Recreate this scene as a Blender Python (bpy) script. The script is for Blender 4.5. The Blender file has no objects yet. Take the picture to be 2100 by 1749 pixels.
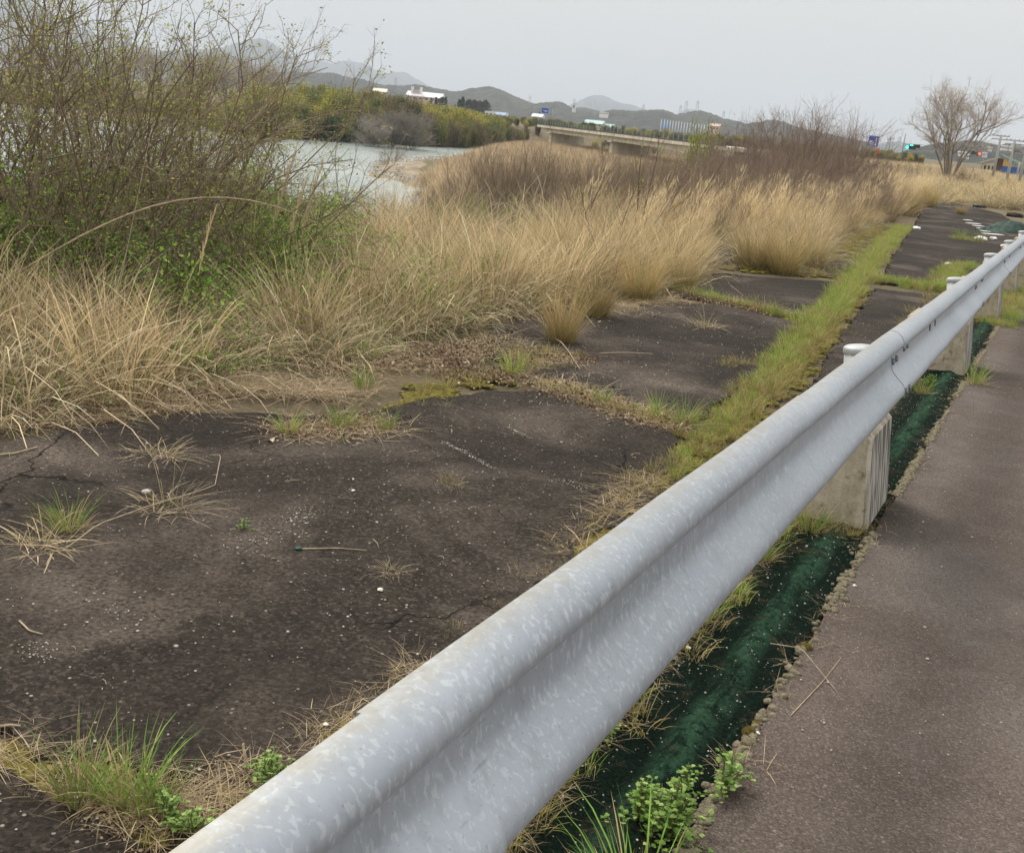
import bpy, bmesh, math, random
import numpy as np
from mathutils import Vector, Matrix
from mathutils.geometry import tessellate_polygon
random.seed(7); RNG = np.random.default_rng(7)
C = bpy.context.scene.collection
SC = bpy.context.scene

# ------------------------------------------------------------------ camera, sky, sun, exposure
CAM_H = 1.51
PITCH, ROLL = math.radians(15.6), math.radians(5.5)
FPX, CX, CY = 3270 / 1.44, 1050.0, 874.5          # focal length and centre in a 2100 x 1749 picture grid
FW = np.array([0, math.cos(PITCH), -math.sin(PITCH)])
_u = np.array([0, math.sin(PITCH), math.cos(PITCH)]); _r = np.array([1.0, 0, 0])
RT = _r * math.cos(ROLL) + _u * math.sin(ROLL)
UP = _u * math.cos(ROLL) - _r * math.sin(ROLL)
cam_d = bpy.data.cameras.new('camera'); cam = bpy.data.objects.new('camera', cam_d); C.objects.link(cam)
cam_d.sensor_fit = 'HORIZONTAL'; cam_d.sensor_width = 36; cam_d.lens = 36 * 3270 / 3024
cam_d.clip_start = 0.05; cam_d.clip_end = 30000
M = Matrix(((RT[0], UP[0], -FW[0], 0), (RT[1], UP[1], -FW[1], 0), (RT[2], UP[2], -FW[2], CAM_H), (0, 0, 0, 1)))
cam.matrix_world = M
SC.camera = cam
w = bpy.data.worlds.new('World'); SC.world = w; w.use_nodes = True
nt = w.node_tree; nt.nodes.clear(); N = nt.nodes.new; L = nt.links.new
SUN_EL, SUN_AZ = math.radians(48), math.radians(-35)   # sun behind thin cloud, ahead and to the left
sky = N('ShaderNodeTexSky'); sky.sky_type = 'NISHITA'; sky.sun_disc = False
sky.sun_elevation = SUN_EL; sky.sun_rotation = SUN_AZ; sky.dust_density = 4; sky.air_density = 1.2
tc = N('ShaderNodeTexCoord'); sp = N('ShaderNodeSeparateXYZ'); L(tc.outputs['Generated'], sp.inputs[0])
mr = N('ShaderNodeMapRange'); mr.inputs[1].default_value = 0; mr.inputs[2].default_value = 1
mr.inputs[3].default_value = 5.2; mr.inputs[4].default_value = 12.5; L(sp.outputs[2], mr.inputs[0])
cl = N('ShaderNodeTexNoise'); cl.inputs['Scale'].default_value = 1.6; cl.inputs['Detail'].default_value = 3
L(tc.outputs['Generated'], cl.inputs[0])
cm = N('ShaderNodeMapRange'); cm.inputs[3].default_value = .93; cm.inputs[4].default_value = 1.07; L(cl.outputs[0], cm.inputs[0])
mu = N('ShaderNodeMath'); mu.operation = 'MULTIPLY'; L(mr.outputs[0], mu.inputs[0]); L(cm.outputs[0], mu.inputs[1])
gc = N('ShaderNodeVectorMath'); gc.operation = 'SCALE'; gc.inputs[0].default_value = (1.02, .995, .96); L(mu.outputs[0], gc.inputs['Scale'])
mx = N('ShaderNodeMix'); mx.data_type = 'RGBA'; mx.inputs['Factor'].default_value = .93
L(sky.outputs[0], mx.inputs[6]); L(gc.outputs[0], mx.inputs[7])
bg = N('ShaderNodeBackground'); bg.inputs[1].default_value = .1; L(mx.outputs[2], bg.inputs[0])
wo = N('ShaderNodeOutputWorld'); L(bg.outputs[0], wo.inputs[0])
sl = bpy.data.lights.new('sun', 'SUN'); sl.energy = 1.9; sl.angle = math.radians(22); sl.color = (1, .93, .82)
sun = bpy.data.objects.new('sun', sl); C.objects.link(sun)
sd = Vector((math.sin(SUN_AZ) * math.cos(SUN_EL), math.cos(SUN_AZ) * math.cos(SUN_EL), math.sin(SUN_EL)))
sun.rotation_euler = sd.to_track_quat('Z', 'Y').to_euler()
vs = SC.view_settings; vs.view_transform = 'Standard'; vs.look = 'None'; vs.gamma = 1; vs.exposure = 0.42; vs.use_curve_mapping = False
SC.cycles.max_bounces = 5; SC.cycles.diffuse_bounces = 3; SC.cycles.glossy_bounces = 2; SC.cycles.transparent_max_bounces = 4
SC.cycles.volume_bounces = 1; SC.cycles.use_denoising = True

# ------------------------------------------------------------------ where things stand
AZ = math.radians(25.4); DV = np.array([math.sin(AZ), math.cos(AZ)]); NV = np.array([DV[1], -DV[0]])
P1 = np.array([1.46, 4.76])                        # first guardrail post; t runs along the rail, o across it
def to(x, y): q = np.array([x, y]) - P1; return float(q @ DV), float(q @ NV)
def xy(t, o): return P1[0] + DV[0]*t + NV[0]*o, P1[1] + DV[1]*t + NV[1]*o
def hplat(x, y):
    t = (x-P1[0])*DV[0] + (y-P1[1])*DV[1]
    return -.015*np.clip(t, -60, 30)
def ray(px, py): return FW + RT*(px-CX)/FPX - UP*(py-CY)/FPX
def at(px, py, dz=0.0):                            # picture point -> point on the embankment top
    r = ray(px, py); s = .5
    while s < 500:
        p = np.array([0, 0, CAM_H]) + r*s
        if p[2] < hplat(p[0], p[1]) + dz: break
        s *= 1.002
    return p
def atz(px, py, z): r = ray(px, py); return np.array([0, 0, CAM_H]) + r*((z-CAM_H)/r[2])
def atd(px, py, dist): r = ray(px, py); return np.array([0, 0, CAM_H]) + r*(dist/math.hypot(r[0], r[1]))
WZ = -5.2                                          # river level
def inpoly(X, Y, poly):
    X = np.asarray(X, float); Y = np.asarray(Y, float); ins = np.zeros(X.shape, bool); n = len(poly)
    for i in range(n):
        x1, y1 = poly[i]; x2, y2 = poly[(i+1) % n]
        c = ((y1 > Y) != (y2 > Y)) & (X < (x2-x1)*(Y-y1)/(y2-y1+1e-12)+x1)
        ins ^= c
    return ins
def segdist(X, Y, poly, closed=True):
    d = np.full(np.shape(X), 1e9); n = len(poly)
    for i in range(n if closed else n-1):
        x1, y1 = poly[i]; x2, y2 = poly[(i+1) % n]; dx, dy = x2-x1, y2-y1
        k = np.clip(((X-x1)*dx+(Y-y1)*dy)/(dx*dx+dy*dy+1e-12), 0, 1)
        d = np.minimum(d, np.hypot(X-x1-k*dx, Y-y1-k*dy))
    return d
def sdf(X, Y, poly): d = segdist(X, Y, poly); return np.where(inpoly(X, Y, poly), d, -d)
def ss(a, b, x): k = np.clip((x-a)/(b-a), 0, 1); return k*k*(3-2*k)
# near terrace of reeds and gravel, seen beyond the embankment
shore = [(856, 424), (842, 402), (822, 388), (812, 372), (832, 366), (790, 366), (752, 362), (750, 350), (768, 338), (830, 328), (920, 325), (960, 316), (985, 307), (1060, 300)]
TERR = [tuple(atz(x, y, WZ)[:2]) for x, y in shore] + [(60, 235), (90, 150), (60, 90), (20, 40), (2, 30), (-6, 55)]
bank = [(-120, 196), (0, 212), (120, 224), (250, 238), (400, 258), (470, 276), (560, 283), (640, 288), (700, 292), (800, 297), (900, 302), (985, 306), (1080, 303)]
FARB = [tuple(atz(x, y, WZ)[:2]) for x, y in bank]
fb = FARB + [(70, 300), (400, 330), (3000, 400), (3000, 12000), (-9000, 12000), (-9000, 260), (-250, 230)]
def edge_o(t): return -9.0 - np.maximum(0, t-60)*.33 + .5*np.sin(t*.7) + .3*np.sin(t*1.9+1)
def ground_h(X, Y):
    X = np.asarray(X, float); Y = np.asarray(Y, float)
    t = (X-P1[0])*DV[0]+(Y-P1[1])*DV[1]; o = (X-P1[0])*NV[0]+(Y-P1[1])*NV[1]
    low = np.full(X.shape, -7.0)
    sT = sdf(X, Y, TERR); low = np.maximum(low, -7.0 + 2.6*ss(-2.5, 5, sT))
    sF = sdf(X, Y, fb); low = np.maximum(low, -7.0 + 3.0*ss(-1, 5, sF) + 3.2*ss(5, 22, sF))
    k = ss(-7.5, 0.3, o-edge_o(t))
    return low*(1-k) + hplat(X, Y)*k

# ------------------------------------------------------------------ materials
MATS = {}
def mat(name, base, rough=.85, metal=0, var=0, scale=8, bump=0, bscale=60, spec=.3, col2=None, detail=6, trans=0, tint=False, obrand=0, ramp=(.35, .65), coord='world'):
    if name in MATS: return MATS[name]
    m = bpy.data.materials.new(name); m.use_nodes = True; MATS[name] = m
    t = m.node_tree; b = t.nodes['Principled BSDF']; n = t.nodes.new; l = t.links.new
    b.inputs['Roughness'].default_value = rough; b.inputs['Metallic'].default_value = metal
    b.inputs['Specular IOR Level'].default_value = spec
    b.inputs['Base Color'].default_value = (*base, 1)
    geo = n('ShaderNodeNewGeometry'); tcx = n('ShaderNodeTexCoord')
    vec = geo.outputs['Position'] if coord == 'world' else tcx.outputs['Object']
    out = None
    if col2 is not None or var:
        ns = n('ShaderNodeTexNoise'); ns.inputs['Scale'].default_value = scale; ns.inputs['Detail'].default_value = detail; l(vec, ns.inputs[0])
        cr = n('ShaderNodeValToRGB'); c2 = col2 if col2 is not None else tuple(x*(1-var) for x in base)
        cr.color_ramp.elements[0].position = ramp[0]; cr.color_ramp.elements[1].position = ramp[1]
        cr.color_ramp.elements[0].color = (*c2, 1); cr.color_ramp.elements[1].color = (*base, 1)
        l(ns.outputs[0], cr.inputs[0]); out = cr.outputs[0]
    if tint:                                       # per-blade colour stored on the mesh
        at_ = n('ShaderNodeAttribute'); at_.attribute_name = 'tint'; out = at_.outputs[0]
    if obrand:
        oi = n('ShaderNodeObjectInfo'); hs = n('ShaderNodeHueSaturation')
        mr_ = n('ShaderNodeMapRange'); mr_.inputs[3].default_value = 1-obrand; mr_.inputs[4].default_value = 1+obrand
        l(oi.outputs['Random'], mr_.inputs[0]); l(mr_.outputs[0], hs.inputs['Value'])
        if out: l(out, hs.inputs['Color'])
        else: hs.inputs['Color'].default_value = (*base, 1)
        out = hs.outputs[0]
    if out: l(out, b.inputs['Base Color'])
    if bump:
        nb = n('ShaderNodeTexNoise'); nb.inputs['Scale'].default_value = bscale; nb.inputs['Detail'].default_value = 5; l(vec, nb.inputs[0])
        bp = n('ShaderNodeBump'); bp.inputs['Strength'].default_value = bump; bp.inputs['Distance'].default_value = .02
        l(nb.outputs[0], bp.inputs['Height']); l(bp.outputs[0], b.inputs['Normal'])
    if trans:
        tr = n('ShaderNodeBsdfTranslucent'); ms = n('ShaderNodeMixShader'); ms.inputs[0].default_value = trans
        if out: l(out, tr.inputs[0])
        else: tr.inputs[0].default_value = (*base, 1)
        o_ = t.nodes['Material Output']; l(b.outputs[0], ms.inputs[1]); l(tr.outputs[0], ms.inputs[2]); l(ms.outputs[0], o_.inputs[0])
    return m

class NB:                                          # tiny node-graph helper for the richer surfaces
    def __init__(s, name):
        s.m = bpy.data.materials.new(name); s.m.use_nodes = True; s.t = s.m.node_tree; s.b = s.t.nodes['Principled BSDF']; MATS[name] = s.m
        s.pos = s.t.nodes.new('ShaderNodeNewGeometry').outputs['Position']
    def l(s, a, b): s.t.links.new(a, b)
    def noise(s, scale, detail=5, rough=.55, vec=None, dist=0):
        n = s.t.nodes.new('ShaderNodeTexNoise'); n.inputs['Scale'].default_value = scale; n.inputs['Detail'].default_value = detail
        n.inputs['Roughness'].default_value = rough; n.inputs['Distortion'].default_value = dist; s.l(vec or s.pos, n.inputs[0]); return n.outputs[0]
    def vor(s, scale, out='Distance', vec=None, feature='F1'):
        n = s.t.nodes.new('ShaderNodeTexVoronoi'); n.inputs['Scale'].default_value = scale; n.feature = feature; s.l(vec or s.pos, n.inputs['Vector']); return n.outputs[out]
    def mr(s, v, a, b, c=0, d=1):
        n = s.t.nodes.new('ShaderNodeMapRange'); s.l(v, n.inputs[0])
        for i, x in zip((1, 2, 3, 4), (a, b, c, d)): n.inputs[i].default_value = x
        return n.outputs[0]
    def math(s, op, a, b=None):
        n = s.t.nodes.new('ShaderNodeMath'); n.operation = op
        for i, x in enumerate((a, b)):
            if x is None: continue
            if isinstance(x, (int, float)): n.inputs[i].default_value = x
            else: s.l(x, n.inputs[i])
        return n.outputs[0]
    def mix(s, f, a, b):
        n = s.t.nodes.new('ShaderNodeMix'); n.data_type = 'RGBA'
        if isinstance(f, (int, float)): n.inputs[0].default_value = f
        else: s.l(f, n.inputs[0])
        for i, x in ((6, a), (7, b)):
            if isinstance(x, tuple): n.inputs[i].default_value = (*x, 1)
            else: s.l(x, n.inputs[i])
        return n.outputs[2]
    def scalev(s, v):
        n = s.t.nodes.new('ShaderNodeMapping'); n.inputs['Scale'].default_value = v[0]; n.inputs['Rotation'].default_value = v[1]; s.l(s.pos, n.inputs[0]); return n.outputs[0]
    def bump(s, h, st=.5, d=.01):
        n = s.t.nodes.new('ShaderNodeBump'); n.inputs['Strength'].default_value = st; n.inputs['Distance'].default_value = d; s.l(h, n.inputs['Height']); s.l(n.outputs[0], s.b.inputs['Normal'])
    def col(s, c): s.l(c, s.b.inputs['Base Color'])
    def rough(s, r):
        if isinstance(r, float): s.b.inputs['Roughness'].default_value = r
        else: s.l(r, s.b.inputs['Roughness'])

def asphalt(name, dark, light, speck, patch, moss=True, grain=105, ag_=.75):
    g = NB(name)
    big = g.noise(.9, 6, .6); mid = g.noise(5, 6, .65); fine = g.noise(70, 4, .7)
    c = g.mix(g.mr(mid, .35, .68), dark, light)
    ag = g.vor(grain, 'Color'); agv = g.t.nodes.new('ShaderNodeSeparateColor'); g.l(ag, agv.inputs[0])
    c = g.mix(g.mr(agv.outputs[0], .55, 1, 0, ag_), c, tuple(x*2.2 for x in light))      # aggregate stones of different greys
    c = g.mix(g.mr(agv.outputs[1], .6, 1, 0, ag_), c, tuple(x*.45 for x in dark))
    sv = g.vor(38, 'Distance'); sc_ = g.vor(38, 'Color'); s2 = g.t.nodes.new('ShaderNodeSeparateColor'); g.l(sc_, s2.inputs[0])
    sp_ = g.math('MULTIPLY', g.mr(sv, .2, .1), g.mr(s2.outputs[0], .8, .86))
    c = g.mix(g.math('MULTIPLY', sp_, speck), c, (.42, .38, .32))                        # pale chips
    pt = g.math('MULTIPLY', g.mr(g.noise(.85, 4, .6, dist=.5), .50, .68), g.mr(fine, .35, .65))
    c = g.mix(g.math('MULTIPLY', pt, patch), c, tuple(min(.3, x*5.6) for x in light))
    c = g.mix(g.mr(g.noise(150, 3, .8), .56, .72, 0, .5), c, tuple(x*1.9 for x in light)); c = g.mix(g.mr(g.noise(130, 3, .8), .45, .30, 0, .6), c, tuple(x*.4 for x in dark))                         # dusty worn patches
    dk = g.mr(g.noise(.45, 3), .52, .36)
    c = g.mix(g.math('MULTIPLY', dk, .55), c, tuple(x*.5 for x in dark))
    if moss:
        mo = g.math('MULTIPLY', g.mr(g.noise(2.2, 6, .7), .66, .72), g.mr(fine, .45, .6))
        c = g.mix(g.math('MULTIPLY', mo, .6), c, (.10, .08, .015))
    if moss:
        ve = g.t.nodes.new('ShaderNodeTexVoronoi'); ve.feature = 'DISTANCE_TO_EDGE'; ve.inputs['Scale'].default_value = 1.5; nv_ = g.t.nodes.new('ShaderNodeTexNoise'); nv_.inputs['Scale'].default_value = 5; nv_.inputs['Detail'].default_value = 6; g.l(g.pos, nv_.inputs[0]); av = g.t.nodes.new('ShaderNodeVectorMath'); av.operation = 'MULTIPLY_ADD'; g.l(nv_.outputs['Color'], av.inputs[0]); av.inputs[1].default_value = (.35, .35, 0); g.l(g.pos, av.inputs[2]); g.l(av.outputs[0], ve.inputs['Vector'])
        cr_ = g.math('MULTIPLY', g.mr(ve.outputs['Distance'], .012, .003), g.mr(g.noise(.6, 2), .50, .58)); c = g.mix(cr_, c, (.004, .004, .003))
    g.col(c); g.rough(.95); g.b.inputs['Specular IOR Level'].default_value = .15
    g.bump(g.math('ADD', g.math('MULTIPLY', g.vor(110), -.6), fine), .8, .006)
    return g.m
M_LOT = asphalt('old_asphalt', (.023, .0182, .0145), (.045, .0368, .030), .9, .8)
M_PATH = asphalt('path_asphalt', (.090, .072, .062), (.128, .104, .090), .4, .35, False, 210, .5)

g = NB('galvanised_steel')                         # zinc with pale spangle blotches, running streaks and dust
st = g.scalev(((16, 16, 1.6), (0, 0, 0))); bl = g.scalev(((60, 60, 27), (0, 0, 0)))
n1 = g.noise(1.7, 2, .5, vec=bl, dist=.35); n2 = g.noise(2.5, 4, .6, vec=st); n3 = g.noise(1.3, 4); n4 = g.noise(140, 3)
c = g.mix(g.mr(n3, .3, .7), (.335, .37, .41), (.42, .46, .505))
c = g.mix(g.math('MULTIPLY', g.mr(n1, .56, .63), .55), c, (.56, .60, .63))
n5 = g.noise(2.2, 3, .5, vec=g.scalev(((9, 9, 5), (0, 0, 0))), dist=.5); c = g.mix(g.math('MULTIPLY', g.mr(n5, .54, .66), .2), c, (.27, .29, .31))
c = g.mix(g.math('MULTIPLY', g.mr(n2, .5, .75), .4), c, (.26, .28, .30))
c = g.mix(g.math('MULTIPLY', g.mr(n4, .66, .74), .5), c, (.14, .14, .14))
ga = g.t.nodes.new('ShaderNodeAttribute'); ga.attribute_name = 'grime'; c = g.mix(g.math('MULTIPLY', ga.outputs['Fac'], g.mr(g.noise(24, 5, .7), .35, .62, .15, .75)), c, (.30, .27, .20))
sw = g.noise(1, 2, .5, vec=g.scalev(((7, 7, 60), (0, 0, .4)))); c = g.mix(g.math('MULTIPLY', g.mr(sw, .72, .75), .4), c, (.2, .21, .22))
g.col(c); g.b.inputs['Metallic'].default_value = .45; g.rough(g.mr(n1, .4, .7, .42, .56))
g.bump(g.math('ADD', g.noise(30, 3), g.math('MULTIPLY', n4, .3)), .10, .004)
M_ZINC = g.m
M_POST = mat('post_zinc', (.50, .52, .53), .55, .3, col2=(.36, .38, .38), scale=14, bump=.1)
M_BOLT = mat('bolt_steel', (.22, .23, .25), .5, .6)
M_HOLE = mat('slot_dark', (.10, .075, .045), .9)
g = NB('old_concrete')
c = g.mix(g.mr(g.noise(9, 7, .7), .35, .65), (.36, .305, .215), (.60, .53, .40))
c = g.mix(g.mr(g.vor(60), .0, .25, .6, 0), c, (.20, .16, .10))
c = g.mix(g.math('MULTIPLY', g.mr(g.noise(22, 4), .58, .68), .7), c, (.13, .10, .06))
sk = g.noise(1.2, 4, .5, vec=g.scalev(((28, 28, .8), (0, 0, 0)))); nd_ = g.t.nodes.new('ShaderNodeVectorMath'); nd_.operation = 'DOT_PRODUCT'; g.l(g.t.nodes['Geometry'].outputs['True Normal'], nd_.inputs[0]); nd_.inputs[1].default_value = (NV[0], NV[1], 0); side_ = g.mr(nd_.outputs['Value'], .6, .8, .12, 1)
c = g.mix(side_, c, g.mix(g.mr(sk, .46, .56), (.40, .38, .33), (.10, .097, .09)))
c = g.mix(g.mr(g.noise(75, 4, .8), .58, .68, 0, .6), c, (.16, .12, .07))
g.col(c); g.rough(.95); g.bump(g.noise(120, 5, .7), .6, .006); M_CONC = g.m
g = NB('green_mat')
def dotv(v): n = g.t.nodes.new('ShaderNodeVectorMath'); n.operation = 'DOT_PRODUCT'; g.l(g.pos, n.inputs[0]); n.inputs[1].default_value = (v[0], v[1], 0); return n.outputs['Value']
ofs = g.math('SUBTRACT', dotv(NV), float(P1 @ NV)); tl = g.math('SUBTRACT', dotv(DV), float(P1 @ DV))
cb = g.t.nodes.new('ShaderNodeCombineXYZ'); g.l(g.math('MULTIPLY', ofs, 14), cb.inputs[0]); g.l(g.math('MULTIPLY', tl, 2.2), cb.inputs[1]); lv_ = cb.outputs[0]
fb_ = g.noise(95, 8, .9); mt = g.noise(26, 8, .85); stv = g.noise(1.6, 7, .8, vec=lv_, dist=.3)
c = g.mix(g.mr(fb_, .40, .60), (.0025, .0035, .003), (.010, .032, .020))
line = g.mr(g.math('ABSOLUTE', g.math('ADD', g.math('SUBTRACT', ofs, .125), g.mr(g.noise(1.4, 3), 0, 1, -.05, .05))), .06, .015)
band = g.math('MAXIMUM', g.mr(stv, .56, .66, 0, .55), g.math('MULTIPLY', line, g.mr(stv, .38, .52)))
band = g.math('MULTIPLY', band, g.mr(mt, .40, .54)); c = g.mix(g.math('MULTIPLY', band, g.mr(fb_, .36, .56, .35, 1)), c, (.062, .150, .088))
c = g.mix(g.math('MULTIPLY', g.mr(g.noise(7, 8, .8), .54, .66), .8), c, (.085, .065, .04))
c = g.mix(g.math('MULTIPLY', g.mr(g.noise(150, 2), .70, .74), .9), c, (.36, .33, .25))
g.col(c); g.rough(1.0); g.b.inputs['Specular IOR Level'].default_value = .06; g.bump(g.math('ADD', fb_, mt), 1, .016); M_MAT = g.m
g = NB('ground_soil')
c = g.mix(g.mr(g.noise(1.1, 7, .7), .35, .65), (.075, .055, .034), (.20, .155, .085))
c = g.mix(g.mr(g.noise(.23, 5, .6), .5, .62), c, (.085, .10, .026))
c = g.mix(g.mr(g.noise(26, 5, .8), .5, .7), c, (.26, .205, .12))
g.col(c); g.rough(1.0); g.bump(g.noise(14, 8, .8), 1, .04); M_SOIL = g.m
g = NB('river_water')
c = g.mix(g.mr(g.noise(.035, 4), .35, .65), (.36, .43, .41), (.50, .56, .53))
wv = g.scalev(((1.0, .35, 1), (0, 0, .2)))
rp = g.noise(.9, 6, .75, vec=wv)
c = g.mix(g.mr(rp, .60, .72), c, (.66, .71, .69))
g.col(c); g.rough(.16); g.b.inputs['Specular IOR Level'].default_value = .5; g.bump(rp, .55, .5); M_WATER = g.m
M_GRAVEL = mat('gravel_bar', (.36, .29, .20), .95, col2=(.18, .145, .10), scale=.8, bump=1, bscale=3)
M_BLADE = mat('grass_blade', (.4, .3, .15), .75, tint=True, trans=.25, obrand=.26)
M_BARK = mat('twig_bark', (.12, .09, .065), .9, tint=True, obrand=.12)
M_LEAF = mat('leaf', (.1, .14, .03), .6, tint=True, trans=.35, obrand=.12)
M_MOSS = mat('moss', (.20, .19, .03), .95, tint=True, bump=1, bscale=160)
M_LITTER = mat('dead_leaf', (.3, .22, .14), .85, tint=True, obrand=.2)
M_STONE = mat('pebble', (.45, .42, .37), .8, obrand=.3)
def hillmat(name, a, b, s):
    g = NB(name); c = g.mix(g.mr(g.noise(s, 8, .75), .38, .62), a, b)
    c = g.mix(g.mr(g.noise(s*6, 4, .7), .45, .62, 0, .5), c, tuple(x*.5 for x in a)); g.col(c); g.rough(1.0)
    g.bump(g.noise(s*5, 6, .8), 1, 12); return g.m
M_HILL = hillmat('hill_forest', (.035, .045, .038), (.15, .15, .115), .016)
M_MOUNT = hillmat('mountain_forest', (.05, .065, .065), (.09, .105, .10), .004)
M_WHITE = mat('white_paint', (.75, .75, .74), .6); M_BRIDGE = mat('bridge_concrete', (.76, .70, .54), .9, var=.3, scale=.7)
M_DARK = mat('dark_steel', (.05, .055, .06), .6); M_GREY = mat('grey_steel', (.33, .33, .33), .6)
M_POLE = mat('pole_concrete', (.40, .39, .36), .9)

# ------------------------------------------------------------------ object helpers
def tag(o, label=None, cat=None, group=None, kind=None):
    if label: o['label'] = label
    if cat: o['category'] = cat
    if group: o['group'] = group
    if kind: o['kind'] = kind
    return o
def link(name, me, m=None, parent=None, loc=None):
    if m is not None and not me.materials: me.materials.append(m)
    o = bpy.data.objects.new(name, me); C.objects.link(o)
    if parent is not None: o.parent = parent
    if loc is not None: o.location = loc
    return o
def empty(name, loc=(0, 0, 0), rz=0): o = bpy.data.objects.new(name, None); C.objects.link(o); o.location = loc; o.rotation_euler.z = rz; o.empty_display_size = .1; return o
def mesh(name, V, F, tint=None, smooth=False):
    me = bpy.data.meshes.new(name); V = np.asarray(V, np.float32); F = np.asarray(F, object) if not isinstance(F, np.ndarray) else F
    if isinstance(F, np.ndarray) and F.dtype != object:
        k = F.shape[1]; me.vertices.add(len(V)); me.vertices.foreach_set('co', V.ravel())
        me.loops.add(F.size); me.loops.foreach_set('vertex_index', F.astype(np.int32).ravel())
        me.polygons.add(len(F)); me.polygons.foreach_set('loop_start', np.arange(0, F.size, k, dtype=np.int32))
        me.update(calc_edges=True)
    else:
        me.from_pydata([tuple(map(float, v)) for v in V], [], [tuple(map(int, f)) for f in F])
    if smooth: me.polygons.foreach_set('use_smooth', np.ones(len(me.polygons), bool))
    if tint is not None:
        a = me.attributes.new('tint', 'FLOAT_COLOR', 'POINT'); c4 = np.ones((len(V), 4), np.float32); c4[:, :3] = tint; a.data.foreach_set('color', c4.ravel())
    return me
def boxv(x0, x1, y0, y1, z0, z1):
    v = [(x, y, z) for z in (z0, z1) for y in (y0, y1) for x in (x0, x1)]
    return v, [(0, 2, 3, 1), (4, 5, 7, 6), (0, 1, 5, 4), (2, 6, 7, 3), (0, 4, 6, 2), (1, 3, 7, 5)]
def box(name, m, parent, x0, x1, y0, y1, z0, z1, bevel=0):
    v, f = boxv(x0, x1, y0, y1, z0, z1); me = mesh(name, v, f)
    if bevel:
        bm = bmesh.new(); bm.from_mesh(me); bmesh.ops.bevel(bm, geom=list(bm.edges), offset=bevel, segments=2, affect='EDGES'); bm.to_mesh(me); bm.free()
    return link(name, me, m, parent)
def tubes(paths, sides=4, cols=None):              # paths: list of (points n x 3, radii n) -> V, F, tint
    V, Fs, T = [], [], []; base = 0; ang = np.arange(sides)*2*math.pi/sides; ca, sa = np.cos(ang), np.sin(ang)
    for i, (p, r) in enumerate(paths):
        p = np.asarray(p, float); r = np.broadcast_to(np.asarray(r, float), (len(p),)); d = np.gradient(p, axis=0); d /= np.linalg.norm(d, axis=1)[:, None]+1e-9
        ref = np.array([0, 0, 1.]) if abs(d[0][2]) < .8 else np.array([1., 0, 0]); a = np.cross(d, ref); a /= np.linalg.norm(a, axis=1)[:, None]+1e-9; b = np.cross(d, a)
        ring = p[:, None, :] + r[:, None, None]*(ca[None, :, None]*a[:, None, :]+sa[None, :, None]*b[:, None, :])
        V.append(ring.reshape(-1, 3)); n = len(p)
        k = np.arange(n-1)[:, None]*sides + np.arange(sides)[None]; k2 = np.arange(n-1)[:, None]*sides + (np.arange(sides)[None]+1) % sides
        Fs.append(base+np.stack([k, k2, k2+sides, k+sides], -1).reshape(-1, 4)); base += n*sides
        if cols is not None: T.append(np.tile(cols[i], (n*sides, 1)))
    return np.concatenate(V), np.concatenate(Fs), (np.concatenate(T) if cols is not None else None)
def tube(name, m, parent, pts, r, sides=8, smooth=True):
    V, F, _ = tubes([(pts, r)], sides); n = len(pts); F = [tuple(f) for f in F] + [tuple(range(sides-1, -1, -1)), tuple(range((n-1)*sides, n*sides))]
    me = mesh(name, V, F); 
    if smooth: me.polygons.foreach_set('use_smooth', [len(p.vertices) == 4 for p in me.polygons])
    return link(name, me, m, parent)
def copy_tree(o, parent=None, **kw):
    c = o.copy(); C.objects.link(c); c.parent = parent
    for k in ('label', 'category', 'group'):
        if parent is None and k in kw: c[k] = kw[k]
    for ch in list(o.children): copy_tree(ch, c)
    return c

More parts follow.
